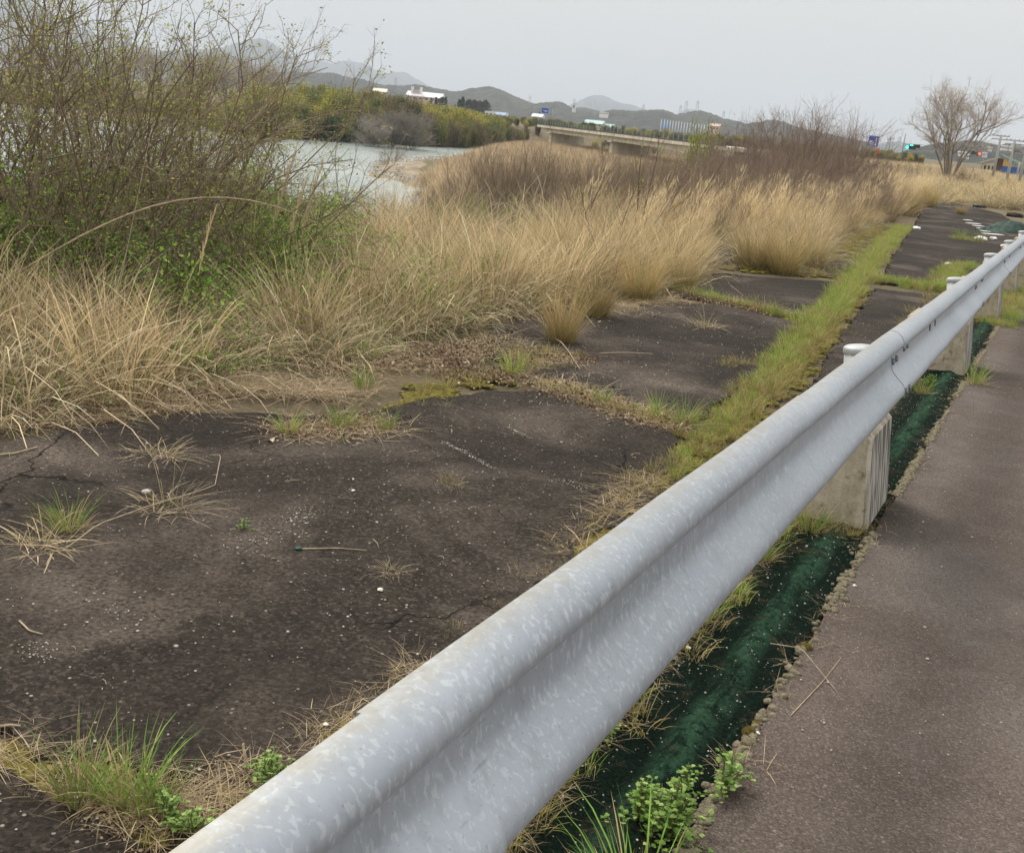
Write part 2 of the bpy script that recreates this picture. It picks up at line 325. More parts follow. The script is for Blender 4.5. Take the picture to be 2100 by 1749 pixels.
# blades of grass: V (n blades x (2k+1)), tapered and bent
def blades(n, h=(.4, .8), wd=.004, rad=.12, lean=.25, bend=.5, seg=3, root=(.16, .13, .05), tip=(.50, .38, .19), alt=None, altf=0, lie=0, wind=(0.1, 0), hv=.15, rng=RNG):
    a = rng.uniform(0, 2*math.pi, n); rr = rad*np.sqrt(rng.random(n)); x0 = rr*np.cos(a); y0 = rr*np.sin(a)
    da = a + rng.normal(0, .7, n); ln = rng.uniform(h[0], h[1], n); th0 = np.abs(rng.normal(0, lean, n)) + rr/rad*lean*.8; bn = rng.uniform(.2, 1, n)*bend
    if lie: th0 = rng.uniform(lie, 1.5, n); da = rng.uniform(0, 6.283, n)
    ks = np.linspace(0, 1, seg+1); P = np.zeros((n, seg+1, 3)); x = x0.copy(); y = y0.copy(); z = np.zeros(n); P[:, 0] = np.stack([x, y, z-.01], 1)
    for i in range(1, seg+1):
        th = th0 + bn*((i-.5)/seg)**1.5*1.6; th = np.minimum(th, 2.2); s = ln/seg
        x = x + s*(np.sin(th)*np.cos(da)+wind[0]*ks[i]); y = y + s*(np.sin(th)*np.sin(da)+wind[1]*ks[i]); z = np.maximum(z + s*np.cos(th), .004); P[:, i] = np.stack([x, y, z], 1)
    side = rng.uniform(0, 2*math.pi, n); wv = np.stack([np.cos(side), np.sin(side), np.zeros(n)], 1)*(wd*rng.uniform(.6, 1.3, n))[:, None]/2
    V = np.zeros((n, 2*seg+1, 3)); 
    for i in range(seg): tp = 1-.5*(i/seg); V[:, 2*i] = P[:, i]-wv*tp; V[:, 2*i+1] = P[:, i]+wv*tp
    V[:, 2*seg] = P[:, seg]
    b = np.arange(n)[:, None]*(2*seg+1); F = []
    for i in range(seg-1):
        F.append(np.stack([b[:, 0]+2*i, b[:, 0]+2*i+1, b[:, 0]+2*i+3], 1)); F.append(np.stack([b[:, 0]+2*i, b[:, 0]+2*i+3, b[:, 0]+2*i+2], 1))
    F.append(np.stack([b[:, 0]+2*seg-2, b[:, 0]+2*seg-1, b[:, 0]+2*seg], 1)); F = np.concatenate(F)
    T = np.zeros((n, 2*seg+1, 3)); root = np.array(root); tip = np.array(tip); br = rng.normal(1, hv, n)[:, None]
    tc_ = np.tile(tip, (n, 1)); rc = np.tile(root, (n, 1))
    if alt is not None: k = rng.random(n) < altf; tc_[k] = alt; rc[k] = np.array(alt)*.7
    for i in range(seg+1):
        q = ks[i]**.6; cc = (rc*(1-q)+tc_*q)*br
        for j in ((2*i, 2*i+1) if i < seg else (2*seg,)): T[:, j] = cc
    return V.reshape(-1, 3), F, np.clip(T.reshape(-1, 3), .004, .9)
def join(parts):
    V, F, T = [], [], []; b = 0
    for v, f, t in parts: V.append(v); F.append(f+b); T.append(t); b += len(v)
    return np.concatenate(V), np.concatenate(F), np.concatenate(T)
def leaves(P, size, cols, rng=RNG, aspect=.55, up=.5, jitter=0):
    n = len(P); P = np.asarray(P)+rng.normal(0, jitter, (n, 3)) if jitter else np.asarray(P)
    d = rng.normal(0, 1, (n, 3)); d[:, 2] = d[:, 2]*.6+.1; d /= np.linalg.norm(d, axis=1)[:, None]
    e = rng.normal(0, 1, (n, 3)); e -= (e*d).sum(1)[:, None]*d; e /= np.linalg.norm(e, axis=1)[:, None]
    s = size*rng.uniform(.6, 1.3, n)[:, None]; nn = np.cross(d, e)
    V = np.stack([P, P+d*s*.5-e*s*aspect*.5+nn*s*.08, P+d*s, P+d*s*.5+e*s*aspect*.5+nn*s*.08], 1).reshape(-1, 3)
    b = np.arange(n)*4; F = np.concatenate([np.stack([b, b+1, b+2], 1), np.stack([b, b+2, b+3], 1)])
    cc = np.array(cols)[rng.integers(0, len(cols), n)]*rng.normal(1, .15, n)[:, None]
    return V, F, np.clip(np.repeat(cc, 4, 0), .004, .9)
# woody shrub skeleton
def shrub(h=2.2, stems=14, kids=12, grand=5, spread=.45, r0=.012, rad=.4, rng=RNG, droop=.0, lv=3, twist=.25, col=(.12, .09, .06), col2=(.17, .13, .075), up=.35, angle=.75):
    paths, cols, tips = [], [], []
    def grow(p, d, ln, r, lev):
        n = 6 if lev == 0 else (4 if lev == 1 else 3); pts = [p]; dd = d.copy()
        for i in range(n):
            dd = dd + rng.normal(0, twist, 3)*(.6 if lev == 0 else 1) + np.array([0, 0, up*.3 if lev else .04]); dd[2] -= droop*(i/n); dd /= np.linalg.norm(dd); p = p+dd*ln/n; pts.append(p)
        pts = np.array(pts); paths.append((pts, np.linspace(r, r*.35, n+1))); c = np.array(col)*(1-lev/3)+np.array(col2)*(lev/3); cols.append(c*rng.normal(1, .15))
        if lev >= lv-1: tips.append(pts[1:]); 
        if lev < lv-1:
            m = kids if lev == 0 else grand
            for k in range(m):
                q = rng.uniform(.18, 1); i = min(int(q*n), n-1); f = q*n-i; b = pts[i]*(1-f)+pts[i+1]*f; seg = pts[i+1]-pts[i]; seg /= np.linalg.norm(seg)
                s = rng.normal(0, 1, 3); s -= s@seg*seg; s /= np.linalg.norm(s); nd = seg*math.cos(angle)+s*math.sin(angle); nd[2] += up*.4; nd /= np.linalg.norm(nd)
                grow(b, nd, ln*rng.uniform(.25, .5)*(1-.45*q), r*.5*(1-.3*q), lev+1)
    for i in range(stems):
        a = rng.uniform(0, 2*math.pi); q = rad*math.sqrt(rng.random()); th = abs(rng.normal(0, spread)); b = a+rng.normal(0, .5)
        grow(np.array([q*math.cos(a), q*math.sin(a), -.03]), np.array([math.sin(th)*math.cos(b), math.sin(th)*math.sin(b), math.cos(th)]), h*rng.uniform(.6, 1.05), r0*rng.uniform(.6, 1.2), 0)
    return paths, cols, (np.concatenate(tips) if tips else np.zeros((0, 3)))
def proto(name, V, F, T, m): me = mesh(name, V, F, T); me.materials.append(m); return me
def src(name, me): o = bpy.data.objects.new(name, me); return o

# geometry-nodes scatter: a point mesh with rot / scl / idx attributes
def scatter(name, pts, rots, scls, idx, meshes, label, cat, seed=0):
    me = bpy.data.meshes.new(name); n = len(pts); me.vertices.add(n); me.vertices.foreach_set('co', np.asarray(pts, np.float32).ravel()); me.update()
    for nm, ty, key, arr in (('rot', 'FLOAT_VECTOR', 'vector', rots), ('scl', 'FLOAT_VECTOR', 'vector', scls), ('idx', 'INT', 'value', idx)):
        a = me.attributes.new(nm, ty, 'POINT'); a.data.foreach_set(key, np.asarray(arr, np.int32 if ty == 'INT' else np.float32).ravel())
    o = bpy.data.objects.new(name, me); C.objects.link(o)
    col = bpy.data.collections.new(name+'_kinds')
    for i, m in enumerate(meshes): col.objects.link(src('%s_kind_%02d' % (name, i), m))
    ng = bpy.data.node_groups.new(name+'_scatter', 'GeometryNodeTree')
    ng.interface.new_socket('Geometry', in_out='INPUT', socket_type='NodeSocketGeometry'); ng.interface.new_socket('Geometry', in_out='OUTPUT', socket_type='NodeSocketGeometry')
    n_ = ng.nodes.new; l_ = ng.links.new; gi = n_('NodeGroupInput'); go = n_('NodeGroupOutput'); ci = n_('GeometryNodeCollectionInfo')
    ci.inputs[0].default_value = col; ci.inputs['Separate Children'].default_value = True; ci.inputs['Reset Children'].default_value = True
    ip = n_('GeometryNodeInstanceOnPoints'); l_(gi.outputs[0], ip.inputs['Points']); l_(ci.outputs[0], ip.inputs['Instance']); ip.inputs['Pick Instance'].default_value = True
    for nm, ty, sock in (('idx', 'INT', 'Instance Index'), ('scl', 'FLOAT_VECTOR', 'Scale')):
        na = n_('GeometryNodeInputNamedAttribute'); na.data_type = ty; na.inputs[0].default_value = nm; l_(na.outputs[0], ip.inputs[sock])
    na = n_('GeometryNodeInputNamedAttribute'); na.data_type = 'FLOAT_VECTOR'; na.inputs[0].default_value = 'rot'
    er = n_('FunctionNodeEulerToRotation'); l_(na.outputs[0], er.inputs[0]); l_(er.outputs[0], ip.inputs['Rotation']); l_(ip.outputs[0], go.inputs[0])
    md = o.modifiers.new('scatter', 'NODES'); md.node_group = ng
    tag(o, label, cat, kind='stuff'); return o
def rz(n, tilt=.0): r = np.zeros((n, 3)); r[:, 2] = RNG.uniform(0, 2*math.pi, n); r[:, 0] = RNG.normal(0, tilt, n); r[:, 1] = RNG.normal(0, tilt, n); return r
def sc3(n, a, b, zv=.0): s = RNG.uniform(a, b, n)[:, None]*np.ones((1, 3)); s[:, 2] *= RNG.uniform(1-zv, 1+zv, n); return s
def in_region(poly_xy, n_per_m2, keep=None):
    P = np.array(poly_xy); lo, hi = P.min(0), P.max(0); n = int(np.prod(hi-lo)*n_per_m2); X = RNG.uniform(lo[0], hi[0], n); Y = RNG.uniform(lo[1], hi[1], n)
    k = inpoly(X, Y, poly_xy)
    if keep is not None: k &= keep(X, Y)
    return X[k], Y[k]
def along(pxs, wid, per_m, dz=0):                  # points scattered along a picture polyline laid on the ground
    P = np.array([at(*p)[:2] for p in pxs]); seg = np.hypot(*np.diff(P, axis=0).T); tot = seg.sum(); n = int(tot*per_m)
    u = RNG.uniform(0, tot, n); cs = np.concatenate([[0], np.cumsum(seg)]); i = np.clip(np.searchsorted(cs, u)-1, 0, len(seg)-1); f = (u-cs[i])/seg[i]
    q = P[i]+(P[i+1]-P[i])*f[:, None]; dv = (P[i+1]-P[i])/seg[i][:, None]; nn = np.stack([dv[:, 1], -dv[:, 0]], 1); wl = np.array(wid, float) if np.ndim(wid) else np.full(len(P), wid)
    ww = wl[i]*(1-f)+wl[i+1]*f; q = q+nn*(RNG.normal(0, .42, n)*ww)[:, None]; return q[:, 0], q[:, 1]
def pz(X, Y, dz=0): return np.stack([X, Y, ground_h(X, Y)+dz], 1)
def noise2(X, Y, s, seed=0):
    r = np.random.default_rng(seed); v = 0
    for k in range(5): a = r.uniform(0, 6.28); f = s*r.uniform(.6, 1.8); v = v + np.sin((X*math.cos(a)+Y*math.sin(a))*f+r.uniform(0, 6.28))
    return v/5

# ------------------------------------------------------------------ terrain, water, hills, haze
R = np.concatenate([np.geomspace(.4, 40, 170), np.geomspace(40.5, 400, 170)[1:], np.geomspace(402, 12000, 40)]); TH = np.radians(np.linspace(-62, 62, 420))
RR, TT = np.meshgrid(R, TH, indexing='ij'); X = RR*np.sin(TT); Y = RR*np.cos(TT)-1.2
Z = ground_h(X, Y) + np.where(RR > 60, .12*noise2(X, Y, .3), 0) - .004
tn = (X-P1[0])*DV[0]+(Y-P1[1])*DV[1]; on = (X-P1[0])*NV[0]+(Y-P1[1])*NV[1]
Z = Z + np.where((on < -3.6) & (on > -9), .05*noise2(X, Y, 2.2, 3), 0)
nr, nth = X.shape; k = (np.arange(nr-1)[:, None]*nth+np.arange(nth-1)[None]).ravel()
me = mesh('ground', np.stack([X, Y, Z], -1).reshape(-1, 3), np.stack([k, k+1, k+nth+1, k+nth], 1), smooth=True)
tag(link('ground', me, M_SOIL), 'brown soil and moss of the river embankment and plain', kind='structure')
v = [(-900, 12, WZ), (140, 12, WZ), (500, 520, WZ), (-900, 520, WZ)]
tag(link('river_water', mesh('river_water', v, [(0, 1, 2, 3)]), M_WATER), 'wide pale green river rippling past the far bank', kind='structure')
# gravel bar sheets
def blob_sheet(name, pxs, z, m, amp=.25, n=26):
    P = [tuple(atz(x, y, z)[:2]) for x, y in pxs]; A = np.array(P); c = A.mean(0); V = [(c[0], c[1], z+amp)]; F = []
    for ring, kk in enumerate((.35, .7, 1.0)):
        for x, y in P: V.append((c[0]+(x-c[0])*kk, c[1]+(y-c[1])*kk, z+amp*(1-kk**2)+ (-.35 if kk == 1.0 else RNG.normal(0, .04))))
    q = len(P)
    for i in range(q):
        j = (i+1) % q; F.append((0, 1+i, 1+j))
        for r_ in range(2): a = 1+r_*q; F.append((a+i, a+q+i, a+q+j, a+j))
    return link(name, mesh(name, V, F, smooth=True), m)
tag(blob_sheet('gravel_bar', [(745, 361), (752, 349), (772, 338), (830, 329), (905, 326), (960, 330), (940, 350), (880, 372), (836, 384), (815, 372), (790, 366)], WZ+.12, M_GRAVEL, .75), 'pale stony gravel bar reaching into the river beside the reeds', kind='structure')
tag(blob_sheet('far_gravel_bar', [(60, 236), (160, 222), (280, 224), (380, 240), (420, 262), (330, 262), (240, 252), (140, 246)], WZ+.1, M_GRAVEL, .7), 'long tan gravel bar on the far side behind the thicket', kind='structure')

def hill(name, prof, dist, m, label, base=-3, depth=.22, bumpy=1.0, seed=1):
    pr = np.array(prof, float); xs = np.arange(pr[0, 0], pr[-1, 0]+.1, 2.0); r = np.random.default_rng(seed); ys = np.interp(xs, pr[:, 0], pr[:, 1]); ysm = np.convolve(np.pad(ys, 4, 'edge'), np.ones(9)/9, 'valid')
    ysm += np.convolve(r.normal(0, 1, len(xs)+4), np.ones(5)/5, 'valid')*.8*bumpy + r.normal(0, .42, len(xs))*bumpy
    rows = np.concatenate([np.linspace(-1, 0, 26), np.linspace(.15, 1, 6)]); V = np.zeros((len(rows), len(xs), 3))
    top = np.array([atd(x, y, dist) for x, y in zip(xs, ysm)])
    for i, q in enumerate(rows):
        D = dist*(1+depth*q); f = (1-abs(q))**.75
        fx = top[:, 0]/dist*D; fy = top[:, 1]/dist*D; spur = .12*np.sin(xs*.09+q*3+seed)+.08*np.sin(xs*.23+q*6+seed*2)
        f2 = np.clip(f*(1+spur*(1-f)*3*f), 0, 1)
        V[i, :, 0] = fx; V[i, :, 1] = fy; V[i, :, 2] = base+(top[:, 2]-base)*f2 - (0 if q == 0 else abs(r.normal(0, .004*dist*.25, len(xs))*.3))
    nx = len(xs); k = (np.arange(len(rows)-1)[:, None]*nx+np.arange(nx-1)[None]).ravel()
    o = link(name, mesh(name, V.reshape(-1, 3), np.stack([k, k+1, k+nx+1, k+nx], 1), smooth=True), m); return tag(o, label, kind='structure')
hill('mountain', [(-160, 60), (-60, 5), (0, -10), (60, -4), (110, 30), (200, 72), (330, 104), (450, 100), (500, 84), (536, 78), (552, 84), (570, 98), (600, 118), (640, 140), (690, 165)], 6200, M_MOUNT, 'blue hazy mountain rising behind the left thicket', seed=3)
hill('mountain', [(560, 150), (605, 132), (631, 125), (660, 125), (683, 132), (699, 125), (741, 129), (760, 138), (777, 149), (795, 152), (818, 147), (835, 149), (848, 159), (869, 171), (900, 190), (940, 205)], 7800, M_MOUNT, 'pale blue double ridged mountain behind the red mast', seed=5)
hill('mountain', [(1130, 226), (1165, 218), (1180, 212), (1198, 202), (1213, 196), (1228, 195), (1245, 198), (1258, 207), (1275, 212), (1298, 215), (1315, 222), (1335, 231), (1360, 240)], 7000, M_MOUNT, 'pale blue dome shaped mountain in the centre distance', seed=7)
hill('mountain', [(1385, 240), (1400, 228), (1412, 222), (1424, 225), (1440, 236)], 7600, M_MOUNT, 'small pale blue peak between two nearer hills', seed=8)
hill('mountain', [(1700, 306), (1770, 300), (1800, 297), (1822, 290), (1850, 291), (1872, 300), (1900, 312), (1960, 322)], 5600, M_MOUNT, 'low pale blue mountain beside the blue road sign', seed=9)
hill('hill', [(520, 160), (589, 146), (646, 149), (687, 150), (714, 160), (741, 161), (774, 173), (812, 176), (857, 173), (893, 182), (937, 188), (967, 182), (1003, 177), (1027, 183), (1056, 198), (1095, 213), (1130, 224), (1200, 240)], 1900, M_HILL, 'long grey wooded hill behind the bamboo bank', seed=11, bumpy=1.3)
hill('hill', [(1060, 225), (1095, 213), (1116, 211), (1146, 208), (1161, 213), (1176, 223), (1220, 236), (1260, 252)], 1750, M_HILL, 'rounded dark wooded hill behind the far blue road sign', seed=12, bumpy=1.3)
hill('hill', [(1140, 232), (1176, 222), (1190, 219), (1220, 226), (1245, 232), (1300, 250)], 2200, M_HILL, 'low grey hill with a small white tower', seed=13)
hill('hill', [(1195, 248), (1232, 230), (1259, 225), (1285, 226), (1301, 229), (1325, 226), (1345, 225), (1365, 226), (1384, 234), (1405, 246), (1440, 262)], 1700, M_HILL, 'pair of rounded wooded hills behind the bridge', seed=14, bumpy=1.3)
hill('hill', [(1360, 242), (1384, 234), (1405, 232), (1432, 226), (1458, 232), (1482, 243), (1533, 253), (1560, 250), (1583, 244), (1607, 250), (1640, 262), (1720, 280), (1800, 295)], 1800, M_HILL, 'wooded hill behind the tall net poles', seed=15, bumpy=1.3)
hill('hill', [(1820, 322), (1852, 311), (1883, 303), (1896, 298), (1927, 293), (1964, 292), (1988, 287), (2013, 291), (2038, 297), (2060, 296), (2078, 299), (2090, 302), (2110, 299), (2200, 304), (2300, 316)], 900, M_HILL, 'dark wooded hill behind the bare tree and poles', seed=16, bumpy=1.6)
v, f = boxv(-9500, 9500, -60, 12500, -9, 560)
hz = link('haze', mesh('haze', v, f)); hm = bpy.data.materials.new('haze'); hm.use_nodes = True; hm.node_tree.nodes.clear()
pv = hm.node_tree.nodes.new('ShaderNodeVolumePrincipled'); pv.inputs['Color'].default_value = (.765, .85, .965, 1); pv.inputs['Density'].default_value = .00017; pv.inputs['Anisotropy'].default_value = 0.0
ho = hm.node_tree.nodes.new('ShaderNodeOutputMaterial'); hm.node_tree.links.new(pv.outputs[0], ho.inputs['Volume']); hz.data.materials.append(hm)
tag(hz, 'thin grey blue haze over the river plain', kind='stuff')

# ------------------------------------------------------------------ paving of the old lot, path, mat
def slab(pxs, m, parent, up=.028, th=.07, jag=.025, amin=-.32):
    P = []
    W = []
    for px, py in pxs:
        q = at(px, py, up); t, o = to(q[0], q[1]); o = min(o, amin); W.append((t, o))
    n = len(W); r = np.random.default_rng(int(abs(pxs[0][0]*7+pxs[0][1])))
    for i in range(n):
        a, b = np.array(W[i]), np.array(W[(i+1) % n]); L_ = np.hypot(*(b-a)); k = max(1, int(L_/.09)); 
        for j in range(k):
            q = a+(b-a)*j/k + (r.normal(0, jag, 2) if k > 1 else 0); P.append(xy(q[0], min(q[1], amin)))
    V = [(x, y, float(hplat(x, y))+up) for x, y in P]; n = len(V); tri = tessellate_polygon([[Vector((x, y, 0)) for x, y, z in V]])
    ar = sum(V[i][0]*V[(i+1) % n][1]-V[(i+1) % n][0]*V[i][1] for i in range(n))
    F = [tuple(t) for t in tri] + [(i, (i+1) % n, (i+1) % n+n, i+n) for i in range(n)]
    V += [(x, y, z-th) for x, y, z in V]
    me = mesh('slab', V, F); bm = bmesh.new(); bm.from_mesh(me); bmesh.ops.recalc_face_normals(bm, faces=bm.faces)
    if bm.faces[0].normal.z < 0:
        for f in bm.faces: f.normal_flip()
    bm.to_mesh(me); bm.free()
    return link('slab', me, m, parent)
lot = tag(empty('paved_lot'), 'dark old asphalt lot broken into slabs by weedy joints', kind='structure')
SLABS = [
 [(-180, 912), (60, 896), (200, 872), (380, 848), (600, 852), (720, 850), (840, 828), (960, 806), (1105, 802), (1250, 848), (1380, 892), (1400, 940), (1340, 1000), (1180, 1140), (1000, 1290), (880, 1380), (640, 1530), (500, 1625), (330, 1600), (150, 1565), (0, 1500), (-180, 1440)],
 [(-260, 1500), (0, 1565), (110, 1625), (250, 1700), (330, 1900), (-400, 1900)],
 [(1135, 786), (1060, 768), (1000, 705), (1005, 660), (1200, 640), (1390, 618), (1500, 630), (1640, 662), (1615, 705), (1530, 790), (1440, 850), (1400, 866), (1250, 822)],
 [(1400, 608), (1390, 566), (1450, 556), (1530, 566), (1738, 580), (1660, 642), (1640, 652), (1500, 620)],
 [(1440, 546), (1432, 488), (1560, 498), (1775, 545), (1745, 568), (1560, 554)],
 [(1560, 965), (1640, 845), (1720, 695), (1796, 592), (1940, 608), (1990, 640), (1900, 760), (1700, 960)],
 [(1806, 580), (1836, 520), (1880, 455), (1902, 412), (1960, 416), (2050, 438), (2098, 468), (2030, 560), (1960, 592)]]
for s_ in SLABS: slab(s_, M_LOT, lot)
SLXY = [[tuple(at(x, y)[:2]) for x, y in s_] for s_ in SLABS]
def on_slab(X, Y, m=0):
    k = np.zeros(np.shape(X), bool)
    for s_ in SLXY: k |= inpoly(X, Y, s_)
    return k
def strip_mesh(name, o0f, o1f, t0, t1, n, m, zf, k=6, skirt=.06):
    V, F = [], []; ts = np.linspace(t0, t1, n)
    for t in ts:
        a, b = o0f(t), o1f(t)
        for j in range(k+1):
            o = a+(b-a)*j/k; x, y = xy(t, o); V.append((x, y, float(hplat(x, y))+zf(t, o, j/k)))
        x, y = xy(t, a-.004); V.append((x, y, float(hplat(x, y))-skirt))
    q = k+2
    for i in range(n-1):
        for j in range(k): a = i*q+j; F.append((a, a+1, a+q+1, a+q))
        a = i*q; F.append((a, a+q, a+q+q-1, a+q-1))
    return link(name, mesh(name, V, F, smooth=True), m)
rg = np.random.default_rng(4); wob = rg.normal(0, 1, 4000)
def w1(t, s=1., a=0): return math.sin(t*2.3*s+a)*.5+math.sin(t*5.1*s+1+a)*.3+math.sin(t*13*s+2*a)*.2
o = strip_mesh('path', lambda t: .262+.007*w1(t, 3), lambda t: 5.0, -7, 70, 900, M_PATH, lambda t, o, f: .03, 5)
tag(o, 'grey brown asphalt footpath along the guardrail', kind='structure')
def matz(t, o, f): return .022+.010*w1(t*1.3+o*3, 1.7)*math.sin(math.pi*f)+.018*math.exp(-((f-.62)/.10)**2)*(1+.4*w1(t, .8))
o = strip_mesh('green_mat', lambda t: -.085+.035*w1(t, 1.3, 2)+.012*w1(t, 6), lambda t: .250, -6, 12.5, 700, M_MAT, matz, 14, .03)
tag(o, 'long worn green weed mat stained black lying between guardrail and path', 'ground mat')

# ------------------------------------------------------------------ guardrail
LEAN = .12
def G(t, o, z): x, y = xy(t, o-z*LEAN); return (x, y, float(hplat(x, y))+z)
gr = tag(empty('guardrail', G(0, 0, 0)), 'long galvanised steel guardrail on round posts set in concrete blocks', 'guardrail')
gr.location = (0, 0, 0)
PROF = [(-.005, .010), (-.002, .001), (.012, -.001), (.028, .004), (.042, .014), (.051, .028), (.055, .042), (.053, .056), (.044, .068), (.030, .077), (.016, .084), (.006, .092), (.001, .103), (0, .120), (0, .138), (0, .154), (.003, .168), (.011, .182), (.023, .196), (.036, .209), (.047, .222), (.054, .236), (.056, .250), (.053, .264), (.042, .277), (.022, .286), (.004, .289)]
BT = .776; BO = .121; BL = .19
def beam(t0, t1, off):
    n = max(2, int((t1-t0)/.1)); ts = np.linspace(t0, t1, n); V, F = [], []; q = len(PROF)
    for t in ts:
        wv = .0012*math.sin(t*7+off*900)
        for side in (0, 1):
            for (u, v) in PROF:
                uu = u + off + wv - (.0048 if side else 0); o = BO+uu+v*BL; x, y = xy(t, o); V.append((x, y, float(hplat(x, y))+BT-.0031*t-v+off*.3))
    for i in range(n-1):
        a, b = i*2*q, (i+1)*2*q
        for j in range(q-1): F.append((a+j, a+j+1, b+j+1, b+j)); F.append((b+q+j, b+q+j+1, a+q+j+1, a+q+j))
        F.append((a, b, b+q, a+q)); F.append((a+q-1, a+2*q-1, b+2*q-1, b+q-1))
    for a in (0, (n-1)*2*q):
        for j in range(q-1): F.append((a+j, a+q+j, a+q+j+1, a+j+1))
    me = mesh('beam', V, F); 
    at2 = me.attributes.new('grime', 'FLOAT', 'POINT'); at2.data.foreach_set('value', [(1., 1., .75, .25)[j] if j < 4 else 0. for _t in ts for sd_ in (0, 1) for j in range(q)])
    me.polygons.foreach_set('use_smooth', [True]*len(me.polygons)); me.set_sharp_from_angle(angle=math.radians(50))
    return link('beam', me, M_ZINC, gr)
TP = [-7.95, -3.95, .05, 4.35, 8.15, 11.7, 15.7, 19.7, 23.7, 27.7, 31.7]
for i, tk in enumerate(TP[:-1]): beam(tk+ (-.03), TP[i+1]+.17, .0032*((len(TP)-i) % 2)+.0001*i+(.003 if i == 0 else 0))
def cyl(name, m, parent, c, axis, r, h, seg=10, r2=None):
    c = Vector(c); ax = Vector(axis).normalized(); a = ax.orthogonal().normalized(); b = ax.cross(a); V, F = [], []
    for k, rr in ((0, r), (1, r if r2 is None else r2)):
        for i in range(seg): q = 2*math.pi*i/seg; V.append(c+ax*h*k+(a*math.cos(q)+b*math.sin(q))*rr)
    F = [(i, (i+1) % seg, (i+1) % seg+seg, i+seg) for i in range(seg)]+[tuple(range(seg-1, -1, -1)), tuple(range(seg, 2*seg))]
    me = mesh(name, V, F); me.polygons.foreach_set('use_smooth', [len(p.vertices) == 4 for p in me.polygons]); return link(name, me, m, parent)
OUTV = Vector((NV[0], NV[1], LEAN)).normalized(); UPV = Vector((-NV[0]*LEAN, -NV[1]*LEAN, 1)).normalized()
for i, tk in enumerate(TP):
    if i == 1: continue
    pc = [G(tk, .085, .1), G(tk, .085, .665)]
    po = tube('post', M_POST, gr, pc, .0660, 24)
    # domed cap with a short skirt
    V, F = [], []; seg = 24; a = UPV.orthogonal().normalized(); b = UPV.cross(a); top = Vector(G(tk, .085, .655))
    rings = [(.0705, 0), (.0715, .003), (.0715, .020), (.069, .026), (.058, .032), (.036, .036), (.0, .038)]
    for rr, hh in rings[:-1]:
        for s in range(seg): q = 2*math.pi*s/seg; V.append(top+UPV*hh+(a*math.cos(q)+b*math.sin(q))*rr)
    V.append(top+UPV*.038)
    for r_ in range(len(rings)-2):
        for s in range(seg): s2 = (s+1) % seg; F.append((r_*seg+s, r_*seg+s2, (r_+1)*seg+s2, (r_+1)*seg+s))
    e = len(V)-1; k0 = (len(rings)-2)*seg
    for s in range(seg): F.append((k0+s, k0+(s+1) % seg, e))
    link('cap', mesh('cap', V, F, smooth=True), M_POST, po)
    # bracket between post and beam
    q = Vector(G(tk, .14, .52)); cyl('bracket', M_POST, po, q, OUTV, .035, .05, 4)
    # concrete block, chamfered
    bm = bmesh.new(); vs_ = []
    for z in (-.12, .41):
        for (tt, oo) in ((-.50, -.2), (.05, -.2), (.05, .232), (-.50, .232)): vs_.append(bm.verts.new(G(tk+tt, oo+.03*(z > 0)*(1 if oo > 0 else -1)*0, z)))
    for f in ((0, 3, 2, 1), (4, 5, 6, 7), (0, 1, 5, 4), (1, 2, 6, 5), (2, 3, 7, 6), (3, 0, 4, 7)): bm.faces.new([vs_[k] for k in f])
    bm.normal_update(); bmesh.ops.bevel(bm, geom=list(bm.edges), offset=.016, segments=1, profile=.5, affect='EDGES')
    for f in bm.faces: f.smooth = True
    me = bpy.data.meshes.new('concrete_block'); bmesh.ops.recalc_face_normals(bm, faces=bm.faces); bm.to_mesh(me); bm.free(); me.set_sharp_from_angle(angle=math.radians(40)); link('concrete_block', me, M_CONC, gr)
    for (u, v) in ((.0465, .066), (.0, .132), (.0555, .248)):
        for dt in (-.015, .085):
            o = BO+u+.004+v*BL; x, y = xy(tk+dt, o); c = Vector((x, y, float(hplat(x, y))+BT-.0031*tk-v)); cyl('bolt', M_BOLT, gr, c, OUTV, .0165, .0085, 8, .012)
    if tk < 4:
        for dt in (2.0-.12, 2.0+.12):
            x, y = xy(tk+dt-.55, BO+.0078+.130*BL); c = Vector((x, y, float(hplat(x, y))+BT-.0031*tk-.130)); V = [c+OUTV*.0 + (Vector((DV[0], DV[1], -.015))*math.cos(q)*.011+UPV*math.sin(q)*.019) for q in [2*math.pi*s/16 for s in range(16)]]
            V += [p-OUTV*.003 for p in V]; F = [tuple(range(16))]+[(s, (s+1) % 16, (s+1) % 16+16, s+16) for s in range(16)]; link('bolt_slot', mesh('bolt_slot', V, F), M_HOLE, gr)

# ------------------------------------------------------------------ plant prototypes
DRYR, DRYT = (.19, .145, .07), (.74, .58, .35)
def clump(n, h, rad, **k): return blades(n, h=h, rad=rad, **k)
dry = []
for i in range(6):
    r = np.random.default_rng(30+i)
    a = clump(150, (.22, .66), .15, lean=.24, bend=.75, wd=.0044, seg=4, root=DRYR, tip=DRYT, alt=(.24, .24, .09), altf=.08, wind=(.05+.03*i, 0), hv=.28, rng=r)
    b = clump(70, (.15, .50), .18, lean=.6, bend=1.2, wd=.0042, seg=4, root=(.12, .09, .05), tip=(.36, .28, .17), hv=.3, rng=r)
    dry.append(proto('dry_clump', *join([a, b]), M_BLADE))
drylow = []
for i in range(4):
    r = np.random.default_rng(50+i)
    a = clump(150, (.22, .70), .26, lean=.65, bend=1.5, wd=.0054, seg=5, root=(.15, .12, .065), tip=(.76, .62, .40), alt=(.22, .30, .08), altf=.16, hv=.3, rng=r)
    drylow.append(proto('dry_low', *a, M_BLADE))
plume = []
